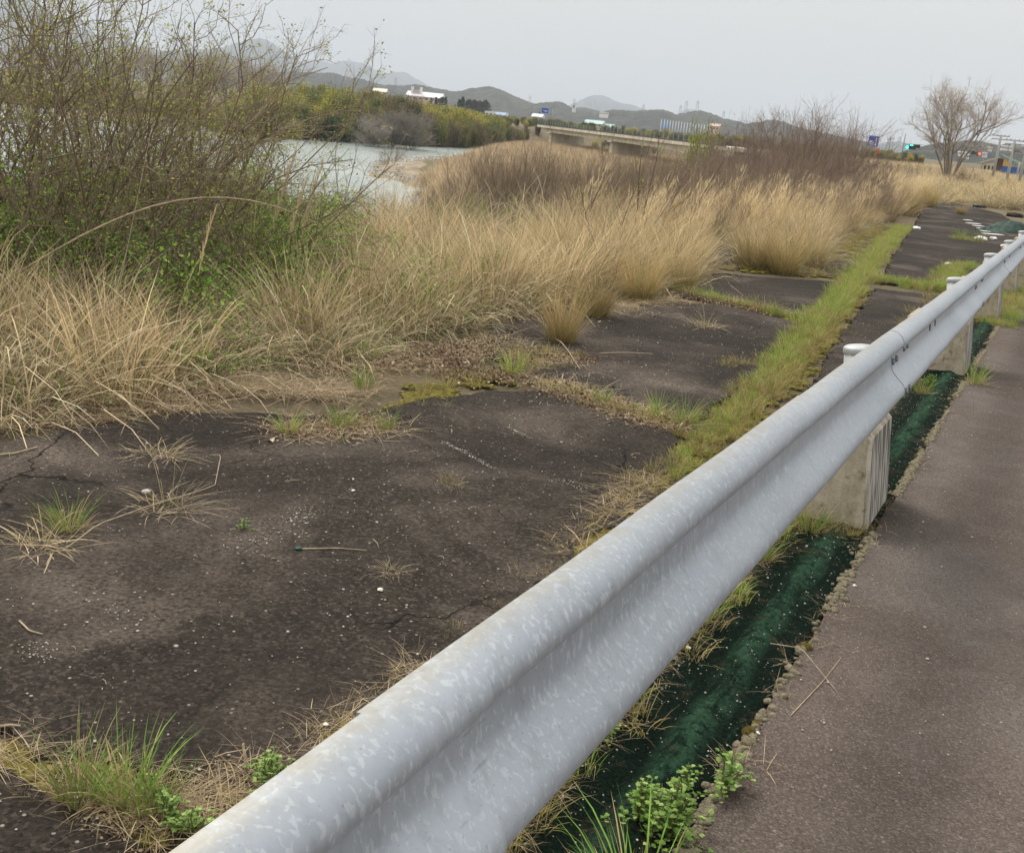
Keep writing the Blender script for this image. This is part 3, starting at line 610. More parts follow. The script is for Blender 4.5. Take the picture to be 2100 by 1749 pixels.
for i in range(4):                                 # tall stalks with feathery golden tops leaning right
    r = np.random.default_rng(60+i)
    a = clump(130, (.22, .85), .17, lean=.26, bend=.6, wd=.005, root=DRYR, tip=(.68, .50, .27), wind=(.10, 0), hv=.3, rng=r)
    b = clump(9, (.85, 1.25), .12, lean=.10, bend=.25, wd=.007, seg=4, root=(.48, .34, .16), tip=(.76, .60, .36), wind=(.26, 0), rng=r)
    fl = []
    for q in range(24): u = r.uniform(.6, 1); x_ = r.normal(0, .08); c_ = blades(2, (.06, .14), .006, .006, .15, .3, 3, (.70, .54, .31), (.84, .68, .44), wind=(.4, 0), rng=r); fl.append((c_[0]+np.array([x_+.26*u*u, r.normal(0, .06), 1.05*u]), c_[1], c_[2]))
    b = join([b]+fl)
    plume.append(proto('plume', *join([a, b]), M_BLADE))
green = []
for i in range(5):
    r = np.random.default_rng(70+i)
    a = clump(46, (.05, .15), .06, lean=.35, bend=.7, wd=.0038, root=(.28, .30, .08), tip=(.30, .46, .08), alt=(.46, .41, .17), altf=.25, rng=r)
    green.append(proto('green_tuft', *a, M_BLADE))
olive = []
for i in range(4):
    r = np.random.default_rng(80+i)
    a = clump(60, (.05, .18), .08, lean=.45, bend=.9, wd=.0034, root=(.24, .19, .07), tip=(.36, .33, .10), alt=(.50, .39, .20), altf=.4, rng=r)
    olive.append(proto('olive_tuft', *a, M_BLADE))
def moss_blob(seed, s=1.0):
    r = np.random.default_rng(seed); bm = bmesh.new(); bmesh.ops.create_icosphere(bm, subdivisions=2, radius=.03*s)
    for v in bm.verts: v.co.z = max(v.co.z*.35, -.004); v.co *= 1+r.normal(0, .22); 
    V = np.array([v.co[:] for v in bm.verts]); F = np.array([[q.index for q in f.verts] for f in bm.faces]); bm.free()
    T = np.array([(.22, .195, .032)])*r.normal(1, .25, (len(V), 1)); return V, F, np.clip(T, .01, .5)
moss = []
for i in range(5):
    vft = [moss_blob(90+i*7+j) for j in range(9)]; r = np.random.default_rng(i); parts = []
    for v, f, t in vft: parts.append((v*r.uniform(.6, 1.7)+np.array([r.normal(0, .05), r.normal(0, .05), 0]), f, t))
    b = blades(30, (.015, .04), .0025, .09, .8, .5, 2, (.25, .2, .05), (.42, .36, .13), rng=r); parts.append(b)
    moss.append(proto('moss_patch', *join(parts), M_MOSS))
straw = []
for i in range(5):
    r = np.random.default_rng(110+i); a = blades(26, (.05, .30), .0035, .10, 0, .35, 3, (.40, .31, .18), (.60, .48, .31), lie=1.38, alt=(.28, .2, .12), altf=.3, rng=r); straw.append(proto('straw', *a, M_BLADE))
litter = []
for i in range(4):
    r = np.random.default_rng(120+i); P = np.stack([r.normal(0, .10, 60), r.normal(0, .10, 60), r.uniform(.002, .02, 60)], 1)
    litter.append(proto('leaf_litter_bit', *leaves(P, .021, [(.30, .22, .14), (.18, .12, .08), (.44, .36, .26), (.12, .08, .05), (.24, .15, .09)], r, .7), M_LITTER))
pebble = []
for i in range(4):
    r = np.random.default_rng(130+i); bm = bmesh.new(); bmesh.ops.create_icosphere(bm, subdivisions=1, radius=.01)
    for v in bm.verts: v.co *= 1+r.normal(0, .15); v.co.z *= .5
    V = np.array([v.co[:] for v in bm.verts]); F = np.array([[q.index for q in f.verts] for f in bm.faces]); bm.free(); pebble.append(proto('pebble_bit', V, F, None, M_STONE))
GRN = [(.18, .38, .045), (.26, .48, .06), (.12, .25, .035), (.36, .50, .10)]
creeper = []
for i in range(4):                                 # ferny leaves on arching runners
    r = np.random.default_rng(140+i); paths, cols, LP = [], [], []
    for k in range(20):
        a = r.uniform(0, 6.28); l_ = r.uniform(.25, .6); n = 8; u = np.linspace(0, 1, n); hh = r.uniform(.1, .35)
        p = np.stack([math.cos(a)*l_*u, math.sin(a)*l_*u, hh*np.sin(u*2.3)+.02*r.normal(0, 1, n)], 1); p[0, 2] = 0; paths.append((p, .002)); cols.append(np.array((.16, .13, .07)))
        for q in range(26): f = r.uniform(.15, 1)*(n-1); j = min(int(f), n-2); LP.append(p[j]+(p[j+1]-p[j])*(f-j)+r.normal(0, .025, 3))
    V, F, T = tubes(paths, 3, cols); F = np.concatenate([F[:, [0, 1, 2]], F[:, [0, 2, 3]]]); creeper.append(proto('creeper_bit', *join([(V, F, T), leaves(np.array(LP), .021, GRN, r, .6)]), M_LEAF))
def shrub_mesh(name, leafn=0, lsize=.02, lcols=None, lm=None, sides=3, seed=1, **k):
    r = np.random.default_rng(seed); paths, cols, tips = shrub(rng=r, **k); V, F, T = tubes(paths, sides, cols); T = np.clip(T, .01, .6)
    b = proto(name, V, F, T, M_BARK); lf = None
    if leafn: P = tips[r.integers(0, len(tips), leafn)]; lf = proto(name+'_leaves', *leaves(P, lsize, lcols, r, .5, jitter=.012), M_LEAF)
    return b, lf
YG = [(.28, .33, .06), (.38, .42, .08), (.20, .27, .05), (.48, .45, .11)]
BUSH = [shrub_mesh('branches', 2300, .021, YG, seed=200+i, h=2.3, stems=14, kids=14, grand=7, spread=.45, r0=.0105, rad=.55, twist=.30, angle=.75, up=.22, droop=.04, col=(.17, .13, .09), col2=(.32, .26, .17)) for i in range(4)]
TANG = [shrub_mesh('branches', 500, .02, YG, seed=220+i, h=1.1, stems=26, kids=9, grand=4, spread=.75, r0=.006, rad=.5, twist=.34, angle=.9, up=.1, droop=.12, col=(.16, .125, .095), col2=(.27, .22, .17)) for i in range(3)]
BRAM = [shrub_mesh('branches', 0, seed=240+i, h=1.0, stems=22, kids=8, grand=4, spread=.45, r0=.006, rad=.5, twist=.22, angle=.6, up=.3, col=(.22, .165, .115), col2=(.42, .335, .245)) for i in range(4)]
SAPL = [shrub_mesh('branches', 60, .03, [(.42, .38, .05), (.3, .33, .06)], seed=260+i, h=1.5, stems=3, kids=7, grand=3, spread=.25, r0=.011, rad=.12, twist=.16, angle=.6, up=.25, col=(.17, .13, .10), col2=(.28, .22, .17)) for i in range(3)]
THICK = [shrub_mesh('branches', 0, sides=3, seed=280+i, h=2.1, stems=44, kids=13, grand=5, spread=.62, r0=.011, rad=1.1, twist=.26, angle=.7, up=.3, col=(.20, .15, .115), col2=(.34, .25, .20)) for i in range(3)]
def place_shrub(kind, px, py, s, name, label, group=None, rot=None, dz=0, pos=None, zs=1, cat='shrub'):
    p = pos if pos is not None else at(px, py); z = float(ground_h(np.array([p[0]]), np.array([p[1]]))[0]); b, lf = kind
    r = tag(empty(name, (p[0], p[1], z+dz), random.uniform(0, 6.28) if rot is None else rot), label, cat, group); r.scale = (s, s, s*zs)
    c = link('branches', b, None, r)
    if lf: link('leaves', lf, None, r)
    return r

# ------------------------------------------------------------------ grass fields and ground cover
def W(pxs): return [tuple(at(*p)[:2]) for p in pxs]
near_edge = [(-300, 915), (-60, 868), (0, 860), (130, 848), (300, 820), (420, 795), (500, 755), (570, 730), (640, 752), (700, 748), (800, 700), (900, 678), (1000, 648), (1080, 620), (1200, 628), (1290, 604), (1400, 590), (1440, 560), (1440, 500), (1490, 492), (1520, 545), (1600, 556), (1660, 548), (1700, 500), (1770, 470), (1850, 440), (1905, 408), (1925, 392)]
ne = W(near_edge)
far_e = [xy(t, float(edge_o(np.array(t)))+1.0) for t in (60, 45, 30, 20, 10, 5, 0, -5)]
FIELD = ne + far_e
X, Y = in_region(FIELD, 32); t = (X-P1[0])*DV[0]+(Y-P1[1])*DV[1]; o = (X-P1[0])*NV[0]+(Y-P1[1])*NV[1]; d = np.hypot(X, Y)
dedge = segdist(X, Y, ne, False); nz = noise2(X, Y, 1.3, 5)
keep = RNG.random(len(X)) < np.clip((.40+.24*nz)*np.where(d > 22, .42, 1)*np.where(d > 9.5, .60, 2.2)*np.where((o > -5) & (d > 12), 1.9, 1)*np.where((o < -5.2) & (t > 6), .30, 1)*np.where((o < -5.6) & (t < 6), .4, 1), .04, 1)
X, Y, d, dedge = X[keep], Y[keep], d[keep], dedge[keep]; n = len(X); o = (X-P1[0])*NV[0]+(Y-P1[1])*NV[1]; t = (X-P1[0])*DV[0]+(Y-P1[1])*DV[1]
nz2 = noise2(X, Y, .8, 9); low_ = (RNG.random(n) < np.where(d < 9, .70, .42)) | ((t > 13) & (t < 60) & (o < -7.5))
idx = np.where(low_, RNG.integers(6, 10, n), RNG.integers(0, 6, n)); sc = sc3(n, .55, 1.3, .3)*(1+.25*nz2[:, None])*np.where(d > 9, 1.12, 1.12)[:, None]
print('dry clumps', n)
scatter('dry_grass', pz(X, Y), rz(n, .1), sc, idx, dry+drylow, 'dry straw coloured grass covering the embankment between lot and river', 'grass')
# golden plume grass leaning in the wind
PX = [(1330, 560), (1380, 540), (1420, 520), (1480, 510), (1500, 535), (1540, 520), (1590, 520), (1640, 500), (1700, 470), (1730, 460), (1780, 450), (1815, 440), (1850, 430), (1880, 418), (1900, 408), (1560, 480), (1620, 470), (1690, 440), (1760, 425), (1820, 412), (1460, 470), (1870, 400), (1300, 510)]
P = []
for i, q in enumerate(PX):
    p = at(*q)
    for k in range(7 if i > 8 else 4): P.append((p[0]+RNG.normal(0, .35+.02*p[1]), p[1]+RNG.normal(0, .6+.04*p[1])))
ax_, ay_ = in_region(W([(1500, 540), (1600, 552), (1665, 545), (1700, 500), (1770, 468), (1850, 440), (1905, 408), (1925, 394), (1800, 392), (1700, 405), (1560, 430), (1440, 470), (1300, 500), (1330, 560), (1420, 545), (1470, 480)]), 3.4)
P = np.array(P+list(zip(ax_, ay_))); P = P[~on_slab(P[:, 0], P[:, 1]) & (P[:, 0] < 40)]; P = P[(sdf(P[:, 0], P[:, 1], FIELD) > .1)]; n = len(P); r_ = rz(n, .05); r_[:, 2] = RNG.normal(.1, .5, n)
scatter('plume_grass', pz(P[:, 0], P[:, 1]), r_, sc3(n, .62, 1.05, .15), RNG.integers(0, 4, n), plume, 'tall golden plume grass leaning right in the wind', 'grass')
# green grass growing in the long joint and on the cross joints
X, Y = along([(1395, 960), (1450, 905), (1530, 830), (1610, 735), (1690, 650), (1750, 580), (1800, 520), (1850, 468)], [.11, .12, .125, .13, .15, .17, .2, .24], 66)
X2, Y2 = along([(1770, 576), (1860, 586), (1950, 602)], .30, 120); X3, Y3 = along([(1460, 858), (1400, 882), (1310, 862), (1200, 822), (1120, 800)], [.14, .1, .06, .05, .06], 26)
X4, Y4 = along([(1990, 548), (1950, 556), (1935, 600)], .25, 60); X5, Y5 = along([(1950, 490), (2010, 498)], .35, 40); X6, Y6 = along([(1400, 605), (1520, 632), (1640, 662)], .14, 26); X7, Y7 = along([(1980, 415), (2100, 432)], 1.0, 20)
XX = np.concatenate([X, X2, X3, X4, X5, X6, X7]); YY = np.concatenate([Y, Y2, Y3, Y4, Y5, Y6, Y7]); n = len(XX)
idx = np.where(RNG.random(n) < .30, RNG.integers(5, 9, n), RNG.integers(0, 5, n)); s = sc3(n, .45, .95, .2)*np.clip(np.hypot(XX, YY)/9, .62, 1.25)[:, None]
scatter('green_grass', pz(XX, YY, .01), rz(n, .12), s, idx, green+olive, 'fresh green grass growing along the joints of the asphalt', 'grass')
# moss and olive tufts along joints, slab edges and under the rail
jn = [([(-60, 1540), (60, 1590), (180, 1640), (300, 1680), (400, 1700)], .11, 34), ([(480, 1640), (640, 1545), (760, 1470), (880, 1390), (1000, 1300), (1180, 1130), (1300, 1010), (1400, 955)], .05, 75),
      ([(560, 895), (640, 890), (720, 880), (810, 888)], .16, 60), ([(820, 850), (880, 815), (960, 790), (1050, 780)], .16, 46), ([(1050, 775), (1080, 740), (1130, 725), (1210, 745)], .18, 40), ([(1390, 890), (1300, 862), (1200, 830), (1110, 800)], .07, 60),
      ([(1400, 950), (1500, 880), (1620, 770), (1700, 670), (1760, 590)], .17, 50), ([(1420, 605), (1530, 635), (1640, 660)], .14, 30), ([(-40, 1180), (20, 1140), (90, 1085), (170, 1060)], .08, 36), ([(1640, 1080), (1700, 1095), (1780, 1104)], .05, 90), ([(1120, 1130), (1180, 1145)], .05, 40), ([(905, 1008), (950, 1010)], .03, 80), ([(1440, 760), (1520, 755), (1600, 745)], .08, 30), ([(1790, 800), (1900, 650), (1960, 600)], .2, 30), ([(1640, 566), (1720, 515), (1800, 465)], .45, 34), ([(1470, 552), (1560, 558), (1740, 572)], .18, 40)]
A, B = [], []
for px, wd, pm in jn: x, y = along(px, wd, pm); A.append(x); B.append(y)
XX, YY = np.concatenate(A), np.concatenate(B); n = len(XX)
scatter('moss_cover', pz(XX, YY, .012), rz(n), sc3(n, .28, .68, .3)*(1+.25*noise2(XX, YY, 4, 2))[:, None], RNG.integers(0, 5, n), moss, 'yellow green moss cushions along the joints and slab edges', 'moss')
k = RNG.random(n) < .55; XX, YY = XX[k]+RNG.normal(0, .04, k.sum()), YY[k]+RNG.normal(0, .04, k.sum()); n = len(XX)
scatter('olive_grass', pz(XX, YY, .01), rz(n, .15), sc3(n, .35, .95, .2)*np.clip(np.hypot(XX, YY)/8, .32, .95)[:, None], RNG.integers(0, 4, n), olive, 'short olive and straw coloured grass among the moss', 'grass')
# straw and dead leaves
sj = [([(100, 845), (300, 825), (430, 805), (600, 790)], .20, 50), ([(420, 800), (520, 810), (640, 800), (760, 812)], .30, 90), ([(600, 760), (800, 740), (950, 730), (1050, 700)], .45, 60), ([(-60, 1560), (150, 1640), (380, 1700)], .16, 60), ([(480, 1640), (700, 1500), (900, 1375)], .05, 34), ([(320, 1690), (420, 1660), (520, 1610)], .10, 120),
      ([(1110, 790), (1250, 840), (1390, 890)], .10, 80), ([(560, 900), (800, 890)], .2, 60), ([(1060, 745), (1200, 750)], .2, 50), ([(1400, 600), (1640, 655)], .16, 40), ([(1200, 650), (1390, 622)], .25, 40), ([(1180, 1140), (1300, 1000)], .05, 22), ([(1290, 1000), (1340, 1005)], .04, 60), ([(-100, 880), (200, 865), (420, 835)], .12, 40)]
A, B = [], []
for px, wd, pm in sj: x, y = along(px, wd, pm); A.append(x); B.append(y)
XX, YY = np.concatenate(A), np.concatenate(B); n = len(XX); rr = rz(n, .05)
scatter('straw_litter', pz(XX, YY, .03), rr, sc3(n, .6, 1.2)*np.clip(np.hypot(XX, YY)/5, .5, 1)[:, None], RNG.integers(0, 5, n), straw, 'bleached grass stems strewn over the slab edges', 'straw')
lj = [([(-80, 880), (100, 862), (300, 838), (420, 815)], .12, 46), ([(560, 745), (760, 755), (900, 735), (1000, 710)], .20, 50), ([(900, 770), (1000, 775), (1090, 790)], .16, 50), ([(1110, 800), (1250, 842), (1380, 890)], .07, 40), ([(570, 900), (700, 890), (820, 880)], .16, 40), ([(1000, 660), (1100, 650), (1200, 640)], .2, 40), ([(1300, 600), (1420, 615), (1600, 650)], .14, 30), ([(1060, 740), (1200, 745)], .16, 40), ([(200, 1690), (380, 1720)], .1, 30)]
A, B = [], []
for px, wd, pm in lj: x, y = along(px, wd, pm); A.append(x); B.append(y)
xf, yf = in_region(FIELD, 3, lambda x, y: np.hypot(x, y) < 12); A.append(xf); B.append(yf)
XX, YY = np.concatenate(A), np.concatenate(B); n = len(XX)
scatter('leaf_litter', pz(XX, YY, .024), rz(n), sc3(n, .6, 1.1)*np.clip(np.hypot(XX, YY)/6, .45, 1)[:, None], RNG.integers(0, 4, n), litter, 'curled brown dead leaves gathered at the grass edge', 'dead leaves')
sq = [([(905, 918), (960, 945), (1010, 975)], .025, 420), ([(1040, 888), (1090, 912)], .02, 300), ([(1140, 995), (1210, 1020)], .06, 240), ([(575, 1090), (650, 1058)], .07, 420), ([(470, 1145), (620, 1105)], .08, 300), ([(50, 1340), (110, 1375)], .05, 420), ([(215, 1265), (300, 1300)], .07, 220), ([(1160, 772), (1230, 792)], .07, 260), ([(1085, 834), (1130, 842)], .05, 220), ([(180, 960), (330, 975)], .22, 160), ([(1180, 745), (1350, 760)], .03, 60), ([(880, 980), (1000, 985)], .05, 90)]
A, B = [], []
for px, wd, pm in sq: x, y = along(px, wd, pm); A.append(x); B.append(y)
XX, YY = np.concatenate(A), np.concatenate(B); n = len(XX)
scatter('scuff_chips', pz(XX, YY, .030), rz(n), RNG.lognormal(-1.15, .4, n)[:, None]*np.ones((1, 3))*.62, RNG.integers(0, 4, n), pebble, 'pale crumbs in scuffs and scratches of the old asphalt', 'pebbles')
# crumbs, chips and stray stems on the slabs and footpath
AR = W([(-200, 1900), (-200, 850), (850, 800), (1900, 420), (2100, 420), (1900, 800), (700, 1700), (500, 1900)])
X, Y = in_region(AR, 75, lambda x, y: on_slab(x, y) & (np.hypot(x, y) < 11)); n = len(X); s = RNG.lognormal(-.95, .42, n)[:, None]*np.ones((1, 3))
scatter('lot_chips', pz(X, Y, .030), rz(n), s*.62, RNG.integers(0, 4, n), pebble, 'pale chips of stone scattered over the old asphalt', 'pebbles')
X, Y = in_region(AR, 5, lambda x, y: on_slab(x, y) & (np.hypot(x, y) < 11)); n = len(X); stem1 = [proto('stem_bit', *blades(2, (.015, .06), .0028, .02, 0, .6, 3, (.4, .32, .2), (.62, .52, .36), lie=1.45, rng=np.random.default_rng(300+i)), M_BLADE) for i in range(6)]
scatter('stray_stems', pz(X, Y, .032), rz(n), sc3(n, .6, 1.6), RNG.integers(0, 6, n), stem1, 'single dry stems lying on the dark slabs', 'straw')
n = 700; t = RNG.uniform(-5, 10, n); o = .28+RNG.exponential(.5, n); X, Y = xy(t, o); s = RNG.lognormal(-1.2, .45, n)[:, None]*np.ones((1, 3))
scatter('path_grit', pz(X, Y, .033), rz(n), s*.75, RNG.integers(0, 4, n), pebble, 'small pale grit on the footpath', 'pebbles')
n = 2200; t = RNG.uniform(-4.5, 9, n); o = RNG.uniform(-.07, .24, n); X, Y = xy(t, o)
scatter('mat_specks', pz(X, Y, .034), rz(n), RNG.lognormal(-1.2, .4, n)[:, None]*np.ones((1, 3))*.6, RNG.integers(0, 4, n), pebble, 'tiny light grit caught in the green mat', 'pebbles')
# pale lichen beads along the path edge
bead = []
for i in range(3):
    r = np.random.default_rng(310+i); bm = bmesh.new(); bmesh.ops.create_icosphere(bm, subdivisions=2, radius=.013)
    for v in bm.verts: v.co *= 1+r.normal(0, .10); v.co.z *= .75
    V = np.array([v.co[:] for v in bm.verts]); F = np.array([[q.index for q in f.verts] for f in bm.faces]); bm.free()
    bead.append(proto('bead_bit', V, F, None, mat('dried_lichen', (.40, .35, .24), .95, col2=(.22, .19, .12), scale=60, bump=1, bscale=220)))
n = 4200; t = RNG.uniform(-4.2, 9, n); dens = (np.sin(t*1.7+1)+np.sin(t*4.1)*.6+np.sin(t*9)*.4); k = (RNG.random(n) < np.clip(.55+.4*dens, .04, 1)) & ~((np.abs((t+.18+2) % 4-2)) < .3); t = t[k]; n = len(t); o = .262+RNG.normal(0, .010, n); X, Y = xy(t, o)
scatter('lichen_beads', pz(X, Y, .030), rz(n, .4), sc3(n, .4, 1.05, .2), RNG.integers(0, 3, n), bead, 'knobbly dried lichen along the edge of the footpath', 'lichen')
n = 1700; t = RNG.uniform(-4.4, 9, n); o = np.where(RNG.random(n) < .93, -.115+RNG.normal(0, .028, n), .275+RNG.normal(0, .015, n)); X, Y = xy(t, o)
scatter('rail_straw', pz(X, Y, .026), rz(n, .1), sc3(n, .18, .5), RNG.integers(0, 5, n), straw, 'broken dry stems along both edges of the green mat', 'straw')
n = 1500; t = RNG.uniform(-5, 9, n); o = RNG.uniform(-.34, -.075, n); X, Y = xy(t, o)
scatter('rail_litter', pz(X, Y, .012), rz(n), sc3(n, .3, .6), RNG.integers(0, 8, n), [*moss[:3], *straw], 'matted moss and dead stems under the guardrail', 'litter')
n = 180; t = RNG.uniform(-4, 0, n); t = np.concatenate([t, RNG.uniform(7.2, 12, 380)]); n = len(t); o = np.where(t > 5, RNG.uniform(.02, .42, n), -.12+RNG.normal(0, .05, n)); X, Y = xy(t, o)
scatter('verge_green', pz(X, Y, .02), rz(n, .1), sc3(n, .35, .9), RNG.integers(0, 9, n), green+olive[:4], 'green grass and moss at the foot of the far guardrail blocks', 'grass')
# leafy creeper below the thicket
X, Y = in_region(W([(-200, 690), (-100, 500), (200, 450), (480, 470), (600, 500), (640, 560), (700, 620), (560, 660), (400, 720), (200, 700), (0, 700)]), 11, lambda x, y: noise2(x, y, 1.6, 12) > -.18); n = len(X)
hh_ = RNG.uniform(.0, .42, n)*np.where(segdist(X, Y, ne, False) > 1.2, 1, .3)
scatter('creeper', pz(X, Y, .03)+np.stack([hh_*0, hh_*0, hh_], 1), rz(n, .15), sc3(n, .7, 1.5, .3), RNG.integers(0, 4, n), creeper, 'bright green leafy creeper spreading below the left thicket', 'creeper')
X, Y = in_region(W([(560, 640), (700, 560), (900, 560), (1050, 580), (1000, 640), (860, 680), (640, 735), (560, 720)]), 4); n = len(X)
scatter('belt_creeper', pz(X, Y, .05), rz(n, .15), sc3(n, .6, 1.2, .3), RNG.integers(0, 4, n), creeper, 'green leafy shoots growing through the dry grass belt', 'creeper')
# tangled low scrub along the crest of the bank and down its slope
X, Y = [], []
for t in np.arange(-3, 34, .42):
    for k in range(4 if t < 9 else 8): a, b = xy(t+RNG.normal(0, .3), edge_o(np.array(t))+RNG.uniform(-2.4, 1.8 if t < 9 else 4.4)); X.append(a); Y.append(b)
X, Y = np.array(X), np.array(Y); n = len(X); s = sc3(n, .38, .62, .15)
t_ = (X-P1[0])*DV[0]+(Y-P1[1])*DV[1]; s *= np.where(t_ < 9, .85, np.where(t_ < 13, 1.2, 1.85))[:, None]; s[:, 2] *= np.where((t_ > 8) & (t_ < 14), .85, np.where(t_ > 15, 1.35, 1.2))
scatter('bank_scrub', pz(X, Y), rz(n, .1), s, np.where(t_ < 12, RNG.integers(0, 3, n), RNG.integers(3, 7, n)), [b for b, l_ in TANG]+[b for b, l_ in BRAM], 'low tangle of bare brown scrub along the crest of the river bank', 'scrub')
k = t_ < 15; X, Y = X[k], Y[k]; n = len(X)
k = RNG.random(n) < .6; X, Y = X[k], Y[k]; n = len(X)
scatter('bank_creeper', pz(X, Y, .05), rz(n, .15), sc3(n, .5, .9, .3), RNG.integers(0, 4, n), creeper, 'green shoots among the scrub at the water side', 'creeper')
# far half of the embankment: low dry growth, then reeds on the terrace
n = 5200; t = RNG.uniform(28, 190, n)**1.0; o = RNG.uniform(-34, 26, n); X, Y = xy(t, o); k = (o > edge_o(t)-1) & ~((o > .2) & (o < 5)) & ~((o > -4.2) & (o < 0) & (t < 48)); X, Y = X[k], Y[k]; n = len(X)
scatter('far_dry_growth', pz(X, Y), rz(n, .1), sc3(n, 1.1, 2.3, .2)*np.array([1.6, 1.6, .75]), RNG.integers(0, 10, n), dry+drylow, 'dry grass and weeds on the far part of the embankment', 'grass')
reed = []
for i in range(5):
    r = np.random.default_rng(330+i); reed.append(proto('reed_bit', *blades(90, (.5, 1.25), .035, .7, lean=.16, bend=.35, seg=3, root=(.33, .25, .14), tip=(.74, .60, .40), alt=(.44, .31, .19), altf=.25, wind=(.1, 0), rng=r), M_BLADE))
lo = np.min(TERR, 0); hi = np.max(TERR, 0); n = 26000; X = RNG.uniform(lo[0], hi[0], n); Y = RNG.uniform(lo[1], hi[1], n)
GB = [tuple(atz(x, y, WZ)[:2]) for x, y in [(745, 361), (752, 349), (772, 338), (830, 329), (960, 326), (985, 338), (920, 352), (880, 372), (836, 388)]]
k = (sdf(X, Y, TERR) > .8) & ~inpoly(X, Y, GB); oo = (X-P1[0])*NV[0]+(Y-P1[1])*NV[1]; t_ = (X-P1[0])*DV[0]+(Y-P1[1])*DV[1]; k &= (oo < edge_o(t_)-5); X, Y = X[k][:11000], Y[k][:11000]; n = len(X); print('reeds', n)
scatter('reed_bed', pz(X, Y), rz(n, .08), sc3(n, .7, 1.15, .2), RNG.integers(0, 5, n), reed, 'pale tan reed bed on the low terrace beside the river', 'reeds')
gst = []
n = 2600; q = np.array(GB); c_ = q.mean(0); X = RNG.uniform(q[:, 0].min(), q[:, 0].max(), n); Y = RNG.uniform(q[:, 1].min(), q[:, 1].max(), n); k = inpoly(X, Y, GB); X, Y = X[k], Y[k]; n = len(X)
scatter('gravel_stones', np.stack([X, Y, np.full(n, WZ+.5)+.3*(sdf(X, Y, GB) > 3)], 1), rz(n, .3), sc3(n, 6, 17), RNG.integers(0, 4, n), pebble, 'rounded pale stones on the gravel bar', 'stones')

# ------------------------------------------------------------------ far bank bamboo and trees
bam = []
BT_ = [((.055, .050, .02), (.40, .38, .075)), ((.05, .045, .02), (.27, .29, .07)), ((.04, .045, .02), (.14, .175, .05)), ((.08, .06, .035), (.19, .155, .075)), ((.06, .05, .02), (.46, .40, .11)), ((.03, .035, .015), (.07, .10, .03))]
for i, (r0, t0) in enumerate(BT_):
    r = np.random.default_rng(350+i); paths, cols = [], []
    P = []; Tn = []
    for k in range(26):                            # culms with leaf plumes near the top, arching over
        a = r.uniform(0, 6.28); q = 1.1*math.sqrt(r.random()); hh = r.uniform(3.6, 6.4); lean = r.normal(0, .10, 2); u = np.linspace(0, 1, 5)
        p = np.stack([q*math.cos(a)+lean[0]*hh*u**1.6, q*math.sin(a)+lean[1]*hh*u**1.6, hh*u], 1); paths.append((p, .028)); cols.append(np.array(r0)*1.6)
        for j in range(95): f = min(.999, r.beta(3.2, 1.5))*4; m = int(f); P.append(p[m]+(p[m+1]-p[m])*(f-m)+r.normal(0, .26, 3)); Tn.append(f/4)
    V, F, T = tubes(paths, 3, cols); F = np.concatenate([F[:, [0, 1, 2]], F[:, [0, 2, 3]]])
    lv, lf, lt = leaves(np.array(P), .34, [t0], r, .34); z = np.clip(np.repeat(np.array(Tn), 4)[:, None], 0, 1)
    lt = lt*1.15*(z**.9)+np.clip(np.array(r0)*1.8, 0, 1)*(1-z**.9); bam.append(proto('bamboo_bit', *join([(V, F, T), (lv, lf, lt)]), M_LEAF))  # leaves tinted lighter toward the top, putting the lit crown into the colour
# clumps follow the far waterline and the slope behind it
FBp = np.array(FARB); X, Y, S, I = [], [], [], []
seg = np.hypot(*np.diff(FBp, axis=0).T)
def hprof(px): return np.interp(px, [0, 300, 430, 480, 560, 700, 760, 850, 900, 1000, 1060, 1110], [.2, .25, .45, .80, .90, .98, 1.0, 1.06, .95, .82, .72, .6])
for i in range(len(FBp)-1):
    m = int(seg[i]/1.0)
    for k in range(m):
        for row in range(5):
            f = (k+RNG.random())/m; q = FBp[i]+(FBp[i+1]-FBp[i])*f; dv = (FBp[i+1]-FBp[i])/seg[i]; nn = np.array([-dv[1], dv[0]]); 
            if nn @ q < 0: nn = -nn
            q = q+nn*(1.2+row*2.3+RNG.normal(0, .6)); 
            px = np.interp(i+f, np.arange(len(bank)), [b[0] for b in bank]); 
            if px < 440 and RNG.random() < .5: continue
            h_ = hprof(px)*(1+.05*math.sin(px*.045)+.04*math.sin(px*.13)); X.append(q[0]); Y.append(q[1]); S.append(h_*RNG.uniform(.8, 1.12))
            u = math.sin(px*.022+1)+.5*math.sin(px*.07)+RNG.normal(0, .5)
            if 740 < px < 905: c = RNG.choice([3, 1, 2, 3, 0])
            elif row == 0: c = RNG.choice([2, 3, 5, 1])
            else: c = RNG.choice([0, 4, 1]) if u > -.7 else RNG.choice([1, 2, 0])
            I.append(c)
X, Y, S, I = map(np.array, (X, Y, S, I)); n = len(X); print('bamboo', n)
s3 = S[:, None]*np.ones((1, 3)); s3[:, :2] = np.maximum(s3[:, :2], .6)
scatter('bamboo_grove', pz(X, Y), rz(n, .05), s3, I, bam, 'yellow green bamboo grove lining the far bank of the river', 'bamboo')
